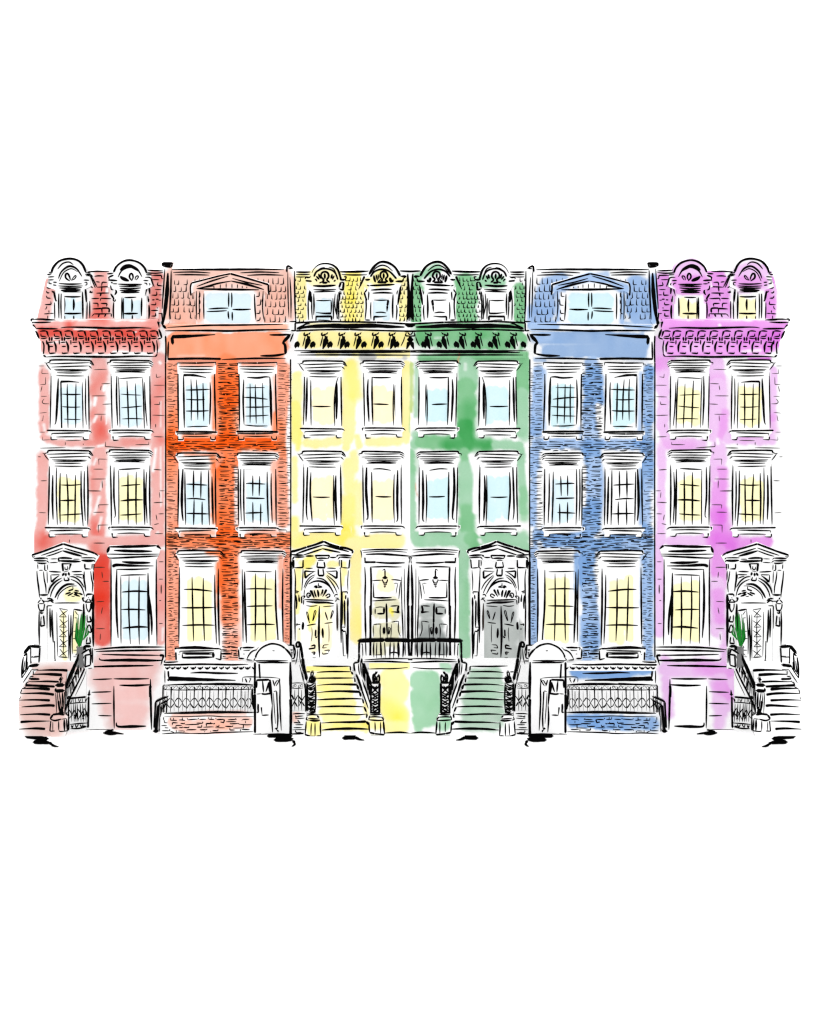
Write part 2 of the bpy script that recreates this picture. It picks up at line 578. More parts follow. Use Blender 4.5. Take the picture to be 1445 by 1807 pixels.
wash('dc3', 'J4', """
c 1 150 10 660,830 760,900
c 1 130 10 660,1060 820,1060
c .9 60 10 600,720
ol 1 150 10 610,1500 900,1480 920,1700
ol .8 100 14 880,1350 940,1400
""")
wash('dc3', 'J5', """
ol 1 150 8 590,120 880,120
ol 1 160 8 590,500 880,500
ol 1 140 10 580,720 900,720
ol .9 110 16 560,900 640,950
ol .7 60 14 930,860
Y3 1 50 5 840,80 860,130
Y3 .9 20 5 860,170 880,210
W .8 18 10 560,250 560,430
ol .8 40 10 480,900 480,1000 660,1030
""")
wash('s3', 'J3', """
Y1 1 40 8 190,110 280,110 620,100
Y2 .7 30 10 200,90 420,110 640,110
Y1 1 62 8 330,190 640,180
Y1 1 66 8 350,290 600,270 650,250
Y1 1 66 8 350,380 640,380
Y1 1 66 8 360,490 680,490
Y1 1 60 8 370,600 680,590
Y1 1 50 8 400,680 740,660
Y1 1 50 8 380,770 860,770
Y2 .7 40 14 500,770 870,760
Y3 .6 34 20 850,740 880,770
Y2 .5 40 30 500,490 400,320
Y1 .9 22 8 840,800 860,830
Y2 .6 26 10 850,500 870,620
""")
wash('n3', 'J3', """
Y1 1 85 8 240,770 260,800
Y2 .6 40 20 200,740 300,720
Y1 .9 40 12 230,670
Y1 1 60 12 950,750 1030,740
Y2 .6 40 20 940,680
""")
wash('h4', 'K', """
G1 1 50 8 150,300 350,200
G2 1 60 8 160,360 160,520
G2 1 80 8 160,600 170,720
G2 1 110 8 640,350 660,520
G2 1 105 8 640,600 660,720
G2 .8 60 20 640,680
G1 1 60 8 1000,330 800,330
G2 1 60 8 1190,400 1200,700
G2 1 45 8 180,800 600,810 1200,790
G2 1 95 8 220,900 700,930 1180,930
G3 .35 70 50 170,850 200,900
G3 .3 60 40 660,880 900,880
G1 .6 40 20 360,990 900,950
G2 1 45 8 200,1110 700,1110 1240,1090
W .9 24 8 1180,960 1170,1000
W .7 8 6 330,905 450,900
W .6 8 6 250,1000 460,985
W .8 60 8 250,330
""")
wash('h4', 'K2', """
G1 .8 50 14 1140,120 1140,800
G1 .8 40 12 120,780 500,860 1000,870
G1 .9 30 10 560,200 560,700
G1 .75 22 8 135,120 125,600
Y1 1 44 6 30,110 30,800
YG 1 20 6 85,120 80,560
G2 1 34 10 400,45 800,50 1150,30
G2 1 70 8 1130,100 1120,350
G1 1 60 8 1120,400 1120,750
G1 1 92 8 610,140 620,300
G2 1 90 10 600,330 600,600
G3 .55 80 40 610,540 600,700
G3 1 76 14 590,700 600,880
G1 1 55 10 140,830 120,870
G2 1 64 10 180,850 500,860
G3 .95 60 30 420,870 600,870 800,880
G1 1 42 6 880,880 1090,890
G1 1 56 6 60,960 70,1300 70,1650
G2 .5 50 20 80,980 90,1100
G2 1 56 10 590,960 600,1080
G1 1 80 10 600,1100 600,1400
G2 1 76 14 610,1500 610,1790
G1 1 40 10 1110,920 1130,1300 1140,1500
G2 .7 40 14 1135,1300 1140,1560
G1 1 50 8 120,1730 400,1760 640,1790
G2 .6 46 20 280,1770 620,1780
G1 1 50 8 780,1740 1000,1790 1120,1780
G2 .6 60 16 900,1770 1130,1740
W 1 30 8 640,980 690,1150 690,1500
W 1 14 6 1160,1060 1185,1300
W .9 30 8 1100,1650 1080,1690
W .6 14 8 590,170 590,120
W .9 20 6 720,1780
st .8 7 4 537,10 520,100
st .5 5 3 120,1240 130,1320 145,1360
""")
wash('h4', 'K3', """
G1 1 56 8 130,60 350,50 560,50
G2 1 60 8 560,50 600,80
G1 1 50 8 690,40 980,50
G1 .9 50 8 500,140 500,200
G1 1 50 8 490,250 500,500 500,800
G1 1 50 8 495,800 510,980
G2 .4 30 20 520,400 520,780
W .9 14 8 640,80 630,60
G1 1 40 8 960,60 1010,120
""")
wash('s4c', 'K3', """
G1 .8 34 8 330,1080 380,1110
G1 1 70 8 120,1200 230,1195 250,1300 130,1330 140,1440 270,1420 270,1500 150,1530
G1 1 60 8 130,1250 250,1380 150,1480
G1 .9 40 8 130,1590
G2 .3 50 40 230,1400
Y1 1 28 6 20,1090
Y1 1 26 6 10,1170 20,1300
Y2 1 24 6 12,1350 15,1500
""")
wash('s4', 'K3', """
GS 1 60 10 600,1170 760,1160
GS 1 75 10 590,1260 760,1260
GS 1 75 10 560,1370 770,1370
GS 1 75 10 550,1480 760,1480
GS .9 60 12 530,1560 740,1570
G1 .4 60 40 600,1420 700,1300
gy .2 60 30 740,1530
""")
wash('n4', 'K3', """
G1 .9 45 8 350,1540 340,1580
G2 .3 30 12 360,1560
GS .8 30 12 800,1560
""")
wash('t4', 'K3', """
gy .8 60 12 880,700 930,780
gy .9 40 14 960,800 950,1010
G1 .9 50 10 395,700 390,1000
G1 .5 20 8 425,300 430,600
""")
wash('dr4', 'K3', """
gd .9 84 20 750,690 850,690
gy 1 108 20 730,820 870,830
gy 1 100 20 730,950 870,985
gd .6 60 40 720,620 880,600
gy .9 40 12 680,1040 800,1060
""")
wash('dc4', 'K3', """
gy 1 60 8 190,640 290,640
gd .7 50 30 220,760 180,860
gy 1 66 8 200,760 280,760
gd 1 70 14 200,860 290,860
gy 1 66 12 190,950 300,960
gd .5 40 20 310,900 330,980
""")
wash('h5', 'L', """
L1 1 100 10 270,420 260,560
L1 1 60 8 280,310 420,270
L1 .8 60 10 160,560 160,680
L1 1 50 10 160,680 350,690
L1 1 110 10 1100,340 1120,560
L1 1 60 10 1100,620 1180,690
L1 1 40 6 1250,260 1250,640
L1 .7 30 10 820,230 740,250
L1 .8 30 8 1010,690 1140,710
L2 .3 80 60 240,540 1150,540
LE 1 96 6 270,850 700,830 1120,860
L2 .4 50 40 400,830 300,930
L2 .35 40 40 1050,930 1150,960
W .6 10 6 240,870 480,875 760,880
W .9 26 8 300,960 180,870
LE .8 20 8 180,1000 260,1010
LE 1 60 6 290,930 700,920 1140,940
L1 .7 50 12 180,800 300,780
L1 1 26 6 150,640 130,600
""")
wash('h5', 'L2', """
L1 1 55 10 210,180 200,420
L1 1 62 10 195,480 190,720
L2 .5 40 30 190,640 170,760
L1 1 64 10 690,110 720,180
L2 1 92 10 700,230 720,440
L2 1 80 12 690,480 690,640
L1 .8 70 10 680,560 690,760
L2 1 50 10 1210,170 1205,620
L2 .8 40 16 1200,620 1200,880
L1 .7 40 10 1215,300 1205,600
L1 1 50 8 190,840 600,840 1200,850
L2 .95 50 18 740,850 640,860
L2 .9 50 18 1120,830 1230,860
L2 1 80 12 690,900 700,1000
L2 .9 70 10 1190,960 1200,1200
L1 1 50 10 170,900 165,1120
L1 1 80 10 710,1040 720,1200
L1 1 92 10 710,1200 700,1400
L2 .95 90 14 690,1420 680,1700
L1 1 40 10 165,1200 155,1560
L1 .9 50 10 1210,1200 1180,1560
L2 .9 50 10 1130,1580 1210,1640
L1 1 50 10 200,1650 600,1680
L2 1 60 12 350,1720 700,1700 1200,1740
W 1 30 8 760,500 770,690
W 1 24 8 620,1050 615,1400
W 1 22 8 215,1100 215,1600
W .8 16 8 600,110 620,200
W .9 30 8 740,1690 780,1660
W .8 18 6 1245,1280 1245,1480
W .6 14 8 600,950 600,1020
""")
wash('h5', 'L3', """
L2 1 62 10 250,60 600,60
L2 1 50 10 560,100 900,110 1120,80
L1 1 50 8 190,160 195,500 195,900
L1 .8 50 10 950,110 1150,110
L2 1 60 8 640,130 640,220
L2 1 66 10 610,240 640,480
L1 1 66 10 640,480 650,700
L1 1 82 10 650,700 660,880
L2 .7 70 30 650,820 650,980
L1 1 52 10 630,1000 640,1070
L1 1 50 8 1130,160 1130,500
L1 1 46 8 1130,500 1130,880
L1 1 36 8 1130,880 1130,1040
L2 .5 26 14 1100,220 1100,300
W 1 20 6 575,600 572,660
L1 .9 36 12 980,1050 1170,1060
W .8 20 10 250,120 240,80
""")
wash('t5', 'L2', """
L1 .8 16 8 260,170 255,700
L1 .8 18 8 1140,200 1130,720
L2 .8 18 8 1140,1080 1140,1560
L1 .7 22 8 600,880 600,700
L2 .9 22 8 400,1690 600,1660
""")
wash('t5', 'L3', """
L2 .9 22 8 545,180 550,480
L1 .9 18 8 1085,200 1085,600
L1 .6 14 6 215,300 215,800
""")
wash('d5', 'L', """
L1 .95 46 8 380,360 520,300 660,250 840,300 990,360
W 1 30 8 520,350 690,330 860,352
L1 .95 22 8 380,420 380,640
L1 .95 22 8 975,420 970,660
L1 .6 20 8 540,350
""")
wash('b5', 'L3', """
L2 1 54 8 540,1130 700,1140 1120,1110
L2 .9 30 8 560,1170 960,1170
L2 1 54 8 520,1540 800,1560 1150,1560
LE .8 54 20 1000,1560 1170,1560
L2 .9 30 10 490,1510 900,1520
""")
wash('h6', 'M', """
U1 1 60 8 150,260 160,420
U2 1 70 8 170,300 175,600
U2 1 120 8 630,300 650,500
U2 1 120 8 640,560 660,660
U1 .9 80 14 700,640 660,690
U1 1 60 8 300,180 480,190
U2 .8 50 12 250,340 540,340
U1 1 60 10 860,200 1080,200
U2 .9 50 12 860,290 1060,290
U2 1 50 8 1140,300 1130,600
U1 .9 26 8 1175,330 1165,400
U2 1 48 8 170,690 640,700 1250,700
U2 1 90 8 210,800 700,800 1180,800
U3 .95 70 30 900,850 1080,800 1180,790
U2 1 60 8 240,920 700,920 1080,900
U3 .8 50 14 1120,890 1150,880
U1 .7 50 20 400,900 550,880
W .8 14 6 880,930 1040,920
U3 .4 50 40 240,760 700,740
U1 1 60 8 110,850 110,1010
U3 .9 24 8 950,1010 1110,1000
U2 .8 50 8 550,250
W 1 14 6 670,690
""")
wash('h6', 'M2', """
U1 1 60 8 150,90 150,350
U2 .8 60 20 130,110 200,80
U1 1 52 8 160,350 150,690
U1 1 72 8 640,110 650,300
U2 .6 90 30 650,300 640,700
U1 .9 80 8 650,320 650,760
U2 .7 40 12 720,560 690,760
U1 1 36 8 1160,170 1150,600
U2 .6 40 20 1140,600 1160,720
U1 1 50 8 160,720 200,850 500,850
U2 .5 50 20 160,850 400,860
U1 1 56 8 760,790 1130,800
U2 .4 50 20 900,790
U1 1 40 8 140,900 140,1300 130,1700
U1 1 72 8 660,900 660,1100
U2 1 78 14 670,1120 660,1500
U3 .95 80 40 670,1500 690,1740
U1 .8 40 10 600,1000 620,1150
U2 .9 60 20 560,1640 760,1700
U1 1 60 8 260,1740 560,1730
U2 .9 50 14 780,1750 1100,1730
W .9 14 6 655,840 650,800
W 1 14 8 105,740 100,820
W .6 8 6 630,1180 650,1150
""")
wash('h6', 'M3', """
U1 1 44 8 110,40 110,400
U1 1 40 8 110,400 112,700 105,820
U1 .8 40 8 200,80 480,80
U2 1 70 14 560,60 700,70
U3 .9 70 30 600,50 680,90
U2 .9 50 10 800,110 980,80
U2 1 60 10 600,160 590,320
U1 .8 40 8 500,250 500,160
U2 .8 70 20 590,240 600,400
U1 1 64 8 580,420 590,800
U2 .9 50 14 590,500 600,700
U1 .9 40 8 640,840 650,900
U1 .9 34 8 640,950 650,1080
U1 1 30 10 150,1030 180,1050
U1 1 62 12 160,1120 600,1120 680,1130
U2 .8 60 30 450,1100 660,1160
U1 1 40 10 160,1200 170,1300 190,1480
U1 1 80 10 600,1230 620,1330
U2 .8 60 20 620,1260 680,1330
U1 1 60 12 600,1400 640,1440
U1 1 44 12 600,1480 600,1570
U1 .9 50 10 720,1230 760,1330
W .9 20 8 690,1480 700,1560
W .8 12 8 605,900 610,820
W .9 60 10 320,1260 420,1270
""")
wash('t6', 'M', """
U1 1 60 8 300,200 400,150 500,190
U2 1 70 10 300,300 520,310
U2 .9 30 8 290,380 510,380
U1 1 60 8 860,210 960,170 1060,200
U2 .9 60 10 860,300 1050,300
U1 .7 16 8 850,390 950,380
U2 .9 16 6 255,400 250,480
U2 .9 20 6 540,400 545,480
U1 .8 20 6 1090,330 1110,450
""")
wash('t1', 'C', """
W 1 3 2 5,5
""")
# ================================================================ WINDOWS
HOOD_A = """
f13 122,88 132,69 300,66 585,72; a14 583,73 604,95 630,130; Z8 55,98 80,104 122,90; t7 70,102 98,145 128,182
t10 110,112 350,105 580,98; a9 580,98 600,115 622,132; t10 135,150 350,142 572,136; a9 572,137 585,148 603,166
t10 165,176 350,180 560,181; t8 180,191 350,196 545,192; t9 198,214 340,218 490,216; t9 192,248 350,252 512,252"""
HOOD_B = """
Z9 787,120 783,97 825,90; f13 826,88 832,70 1000,70 1278,77; a10 1276,77 1295,88 1316,106; t10 845,97 1000,101 1265,97; a9 1262,98 1290,110 1316,128
t9 815,135 1000,130 1285,130; a8 1280,130 1295,138 1306,150; t9 850,153 1000,156 1275,155; t8 875,172 1050,176 1240,175; t15 888,192 1050,196 1225,192; t7 870,208 1040,206 1220,212"""
SILL_A = """
f12 82,883 350,886 570,889; a11 568,889 585,896 602,909; T12 140,940 140,919 515,911; t9 190,960 340,957 495,958; f9 130,955 132,991; z10 205,989 132,992; f8 503,958 508,990; a11 506,989 540,992 568,986"""
SILL_B = """
T8 815,912 808,882 835,881; f12 835,882 1000,881 1290,884; a11 1288,884 1305,893 1325,910; t10 842,914 1050,910 1275,914; a12 848,950 852,998; a12 850,998 880,999 915,997; t9 910,956 1060,950 1215,956; f8 1215,956 1220,985; a11 1218,984 1250,988 1286,985"""
HOOD_C = """
T12 195,118 195,93 400,95 606,88 606,116; t8 210,132 400,132 575,130; t10 220,156 400,162 575,160; t8 255,190 400,195 560,196"""
SILL_C = """
f15 182,825 400,824 618,829; T11 200,862 195,845 380,848 567,845; t8 265,873 400,876 530,873; T9 205,870 203,908 260,908 260,876; T9 545,872 558,908 600,908 600,872"""
REF = dict(A=('B2', 90.1, 156.0, 635.4, 759.7), B=('B2', 196.1, 264.6, 635.7, 759.3), C=('E2', 314.3, 379.5, 639.8, 762.2))
def pane_dabs(key, col, x0, y0, x1, y1):
    if col == 'w': return
    w = x1-x0; r = random.Random(int(x0*7+y0)); n = 3
    for i in range(n):
        cx = x0 + w*(.2 + .3*i) + r.uniform(-1, 1)
        WASHES.setdefault(key, []).append((COL[col], .96, w*.19, 1.1, [(cx, y0 + w*.34 + r.uniform(0, 10)), (cx + r.uniform(-2, 2), y1 - w*.22 - r.uniform(0, 8))]))
def window(parent, k, typ, L, R, hy, sy, frame, ink, col, hood=True, mid=None):
    fr, rL, rR, rh, rs = REF[typ]
    sx = (R-L)/(rR-rL)
    th = lambda x, y: (L + (x-rL)*sx, y + hy - rh)
    ts = lambda x, y: (L + (x-rL)*sx, y + sy - rs)
    w = R-L; tk = 't%d' % k
    top = hy + (20 if typ == 'C' else 27)
    a0, a1, b0, b1 = L+.2*w, R-.17*w, top + 9, sy - 4
    m = MB()
    for r in ((L, top, R, b0), (L, b1, R, sy), (L, b0, a0, b1), (a1, b0, R, b1)): m.rect(*r, .04, -.12, wk=tk, step=3)
    inside = lambda pts: all(a0-1 < x < a1+1 and b0-3 < y < b1+3 for x, y in pts)
    m.ink(frame, ink, .052, flt=lambda p: not inside(p))
    o = m.build('window', parent)
    key = 'pane%d_%d_%d' % (k, int(L), int(hy))
    pane_dabs(key, col, *(sorted((X(a0), X(a1)))[0], b0, sorted((X(a0), X(a1)))[1], b1))
    p = MB(); p.rect(a0-1, b0-1, a1+1, b1+1, -.03, -.1, wk=key, step=2, sides=False)
    p.ink(frame, ink, -.015, flt=inside)
    p.build('pane', o)
    # moulded head, leaning out towards its top edge
    h = MB()
    if typ == 'C':
        d = slope(hy, .2, hy+18, .07); h.prism([(L-2, hy), (R+2, hy), (R+1, hy+20), (L-1, hy+20)], d, -.02, wk=tk, step=3)
        h.ink(fr, HOOD_C, add(d, .014), tf=th)
    else:
        e0, e1 = (6, 7) if typ == 'A' else (3, 6)
        d = slope(hy, .22, hy+27, .07); h.prism([(L-e0*.6, hy), (R+e1*.4, hy), (R+e1, hy+6), (R, hy+16), (R, hy+28), (L, hy+28), (L, hy+16), (L-e0, hy+5)], d, -.02, wk=tk, step=3)
        h.ink(fr, HOOD_A if typ == 'A' else HOOD_B, add(d, .014), tf=th)
    h.build('window_hood', o)
    s = MB(); d = slope(sy, .18, sy+17, .07)
    s.prism([(L-5, sy-1), (R+4, sy-1), (R+4, sy+4), (R+1, sy+8), (R+1, sy+16), (R-8, sy+16), (R-9, sy+11), (L+11, sy+11), (L+10, sy+16), (L, sy+16), (L, sy+8), (L-5, sy+4)], d, -.02, wk=tk, step=3)
    s.ink(fr, {'A': SILL_A, 'B': SILL_B, 'C': SILL_C}[typ], add(d, .014), tf=ts)
    s.build('window_sill', o)
    return (L+1, top, R-1, sy)
# ---- sash strokes measured for every window of the left half
W1 = [('A', 90.1, 156, 635.4, 759.7, 'B2', """
t10 132,210 128,500 120,858; t20 215,280 205,500 190,760 174,816; f11 245,315 250,600 254,858; a19 242,318 330,316 458,326
t9 492,325 498,600 502,862; t10 533,280 530,600 540,818; t12 562,215 568,500 572,872
t12 318,340 322,600 328,860; t12 420,335 417,560 417,862; t11 256,463 370,468 477,465; t9 260,608 370,615 472,612; t7 278,752 370,756 472,757"""),
 ('B', 196.1, 264.6, 635.7, 759.3, 'B2', """
t11 828,225 832,500 840,862; t14 893,240 890,500 903,828; t8 910,262 918,400 930,852; t8 916,285 1050,275 1192,271
t12 1190,278 1200,450 1213,862; t10 1214,322 1225,600 1245,832; t11 1275,215 1278,500 1282,868
t12 1010,290 1020,520 1032,862; t10 1108,338 1118,600 1130,864; t7 938,463 1050,470 1172,475; t9 944,621 1060,614 1187,601; t8 953,751 1080,746 1207,751"""),
 ('A', 86.6, 154.2, 795, 931.4, 'B', """
t11 303,1050 300,1300 293,1625; t14 335,1158 332,1400 338,1580; t9 370,1090 368,1350 378,1628; t12 405,1138 400,1400 405,1622
t11 465,1148 478,1390 475,1632; t10 548,1158 545,1400 542,1638; t12 600,1118 603,1400 620,1642; t10 632,1122 630,1350 640,1592; t12 660,1065 665,1350 662,1632
t9 410,1253 510,1256 600,1248; t11 403,1400 480,1398 552,1396; t9 406,1536 510,1530 620,1524"""),
 ('B', 194.6, 264, 794, 930.4, 'B', """
t11 875,1060 882,1350 885,1632; t12 910,1085 908,1350 922,1530 908,1558; t10 952,1105 952,1350 955,1622; t9 953,1109 1050,1104 1157,1098
t12 1040,1133 1040,1400 1042,1628; t11 1118,1128 1115,1400 1118,1628; t9 973,1263 1060,1255 1157,1248; t13 968,1403 1080,1393 1183,1393; t9 966,1536 1060,1532 1167,1524
t13 1190,1103 1192,1350 1198,1628; t10 1215,1130 1208,1350 1220,1612; t11 1245,1063 1243,1350 1248,1632""")]
W2 = [('C', 314.3, 379.5, 639.8, 762.2, 'E2', """
t13 205,150 205,400 210,812; t13 592,175 594,400 606,828; a22 262,225 310,218 400,228 502,248; t14 263,225 267,500 272,782; t12 545,298 550,450 540,748; t8 300,773 400,768 522,768
t10 342,262 348,450 345,708; t11 398,268 410,450 415,698; t12 470,303 474,500 478,712; t11 283,381 420,378 542,373; t9 290,479 400,485 492,482; t12 287,604 430,605 532,600"""),
 ('C', 421.3, 487.4, 639.8, 761.8, 'E2', """
t12 852,145 855,400 858,808; t12 1242,170 1242,400 1256,832; t14 938,246 1050,252 1130,241 1182,244; t20 1180,245 1188,400 1196,760; t13 903,268 897,500 906,748; t9 910,752 1030,763 1157,762
t10 970,313 972,500 970,732; t10 1025,318 1030,550 1036,738; t9 1103,303 1105,500 1110,738; t7 918,358 1020,355 1127,355; t11 903,458 1020,464 1157,479; t10 917,562 1060,563 1177,556; t9 915,658 1050,655 1167,648"""),
 ('A', 315, 380, 799.7, 932, 'E', """
t11 240,1075 238,1350 232,1632; t18 280,1093 270,1350 272,1500 282,1592; t10 298,1128 300,1350 306,1628; t11 380,1118 378,1372; t10 450,1123 447,1377; t10 385,1388 380,1632; t10 460,1408 460,1632
t10 310,1245 400,1249 507,1255; t9 313,1383 400,1381 492,1392; t11 313,1520 430,1522 520,1525; t11 520,1113 522,1350 528,1632; t14 552,1173 557,1400 563,1622; t11 585,1088 585,1350 590,1632"""),
 ('B', 420.5, 487, 799.7, 931.4, 'E', """
t10 800,1083 800,1350 803,1637; t9 822,1088 820,1350 828,1592; t10 852,1100 850,1400 857,1632; t9 850,1102 950,1097 1047,1098; t9 935,1163 935,1357; t9 1000,1168 995,1357; t9 935,1413 937,1612; t9 1010,1428 1008,1627
t10 868,1246 885,1238 950,1240 1052,1245; t11 866,1375 950,1378 1047,1380; t10 863,1518 950,1514 1032,1512; t11 1070,1128 1072,1350 1082,1637; t10 1108,1143 1108,1350 1118,1612; t11 1150,1083 1152,1350 1155,1632"""),
 ('A', 316, 385.6, 972, 1144, 'F', """
t10 262,283 260,500 257,912; t9 365,358 370,600 378,887; t10 457,368 458,650 467,887; t10 298,464 400,465 532,479; t10 278,614 400,614 550,612; t10 286,759 420,754 550,757; t10 550,343 553,600 565,908; t12 580,293 580,600 588,922"""),
 ('B', 427, 499.5, 972, 1143, 'F', """
t9 775,298 780,600 782,892; t14 795,318 797,550 810,902; t6 803,315 900,318 1017,320; t10 883,333 885,600 880,882; t9 965,333 963,600 970,897; t8 803,461 900,458 1022,462; t9 813,603 900,600 1024,598; t10 813,753 920,748 1042,751; t11 1048,303 1050,600 1068,880 1052,890; t10 1108,293 1105,600 1110,912""")]
W3 = [('A', 536.7, 602.5, 637, 756.4, 'I', """
t10 198,193 195,450 188,692; t15 222,243 218,450 212,662; t9 257,268 257,450 260,697; t9 516,236 490,330 478,500 482,702; t17 502,298 500,450 498,638; t11 540,203 543,450 547,702; t9 270,515 350,518 444,517"""),
 ('B', 642, 708.8, 637, 755.4, 'I', """
t9 752,203 757,450 762,702; t15 795,260 790,400 803,662; a18 832,232 880,243 1008,247; t12 832,223 832,450 840,692; t8 1035,308 1030,500 1033,697; t13 1050,310 1048,450 1055,642; t10 1108,198 1108,450 1112,692; t10 843,494 910,496 987,499"""),
 ('A', 535.7, 600.6, 796.4, 928.4, 'I', """
t10 190,1058 190,1300 182,1612; t13 228,1053 220,1300 216,1500 226,1582; t13 258,1133 252,1350 270,1598; t9 472,1158 470,1400 478,1638; t17 492,1163 488,1350 500,1592; t12 535,1063 540,1350 540,1618; t9 275,1366 350,1370 437,1368"""),
 ('B', 640, 707.8, 796.8, 928.4, 'I', """
t10 745,1063 748,1350 755,1612; t18 782,1058 776,1300 793,1550 775,1572; t12 828,1123 830,1350 833,1608; t8 838,1105 915,1102 1010,1117; t12 1040,1153 1036,1400 1043,1612; t17 1072,1113 1068,1400 1072,1570 1056,1595; t9 1105,1063 1105,1350 1108,1622; t10 863,1361 930,1365 1014,1365""")]
# random L-shaped slate marks laid out in courses
def slates(m, x0, y0, x1, y1, rows, pitch, d, w=1.0, seed=1, keep=.92, skip=()):
    r = random.Random(seed); hgt = (y1-y0)/rows
    for j in range(rows):
        x = x0 + (pitch*.45 if j % 2 else 0) + r.uniform(-1, 1)
        yb = y0 + (j+1)*hgt
        while x < x1:
            if r.random() < keep and not any(a < x < c and b < yb - hgt/2 < e for a, b, c, e in skip):
                h = hgt*r.uniform(.55, .95); ww = pitch*r.uniform(.35, .95)*(1 if r.random() < .7 else -.4)
                m.stroke('z', w*r.uniform(.8, 1.5), [(x, yb-h), (x + r.uniform(-.6, .6), yb)], d)
                if x-ww > x0-3: m.stroke('a', w*r.uniform(.7, 1.35), [(x+.3, yb + r.uniform(-.5, .5)), (x-ww, yb + r.uniform(-.8, .8))], d)
            x += pitch*r.uniform(.8, 1.2)
def hatch(m, x0, y0, x1, y1, d, seed, gap=4.2, lo=5, hi=17, w=1.0, tuft=.25):
    r = random.Random(seed); y = y0
    while y < y1:
        x = x0 + r.uniform(-1, 3)
        while x < x1-3:
            l = min(r.uniform(lo, hi), x1 - x + 3); tl = r.uniform(-.9, 1.1)
            a = (x, y + r.uniform(-1.6, 1.6)); b = (x + l, a[1] + tl)
            mm = r.choice('ttza'); ww = w*r.uniform(.55, 1.35)
            m.stroke(mm, ww, [a, ((a[0]+b[0])/2, (a[1]+b[1])/2 + r.uniform(-.7, .7)), b], d, m=INK if r.random() < .85 else GREY)
            if r.random() < tuft: m.stroke('a', ww*.8, [b, (b[0] - r.uniform(0, 1.2), b[1] + gap*r.uniform(-.9, .9))], d)
            x += l + r.uniform(1., 6)
        y += gap*r.uniform(.62, 1.05)
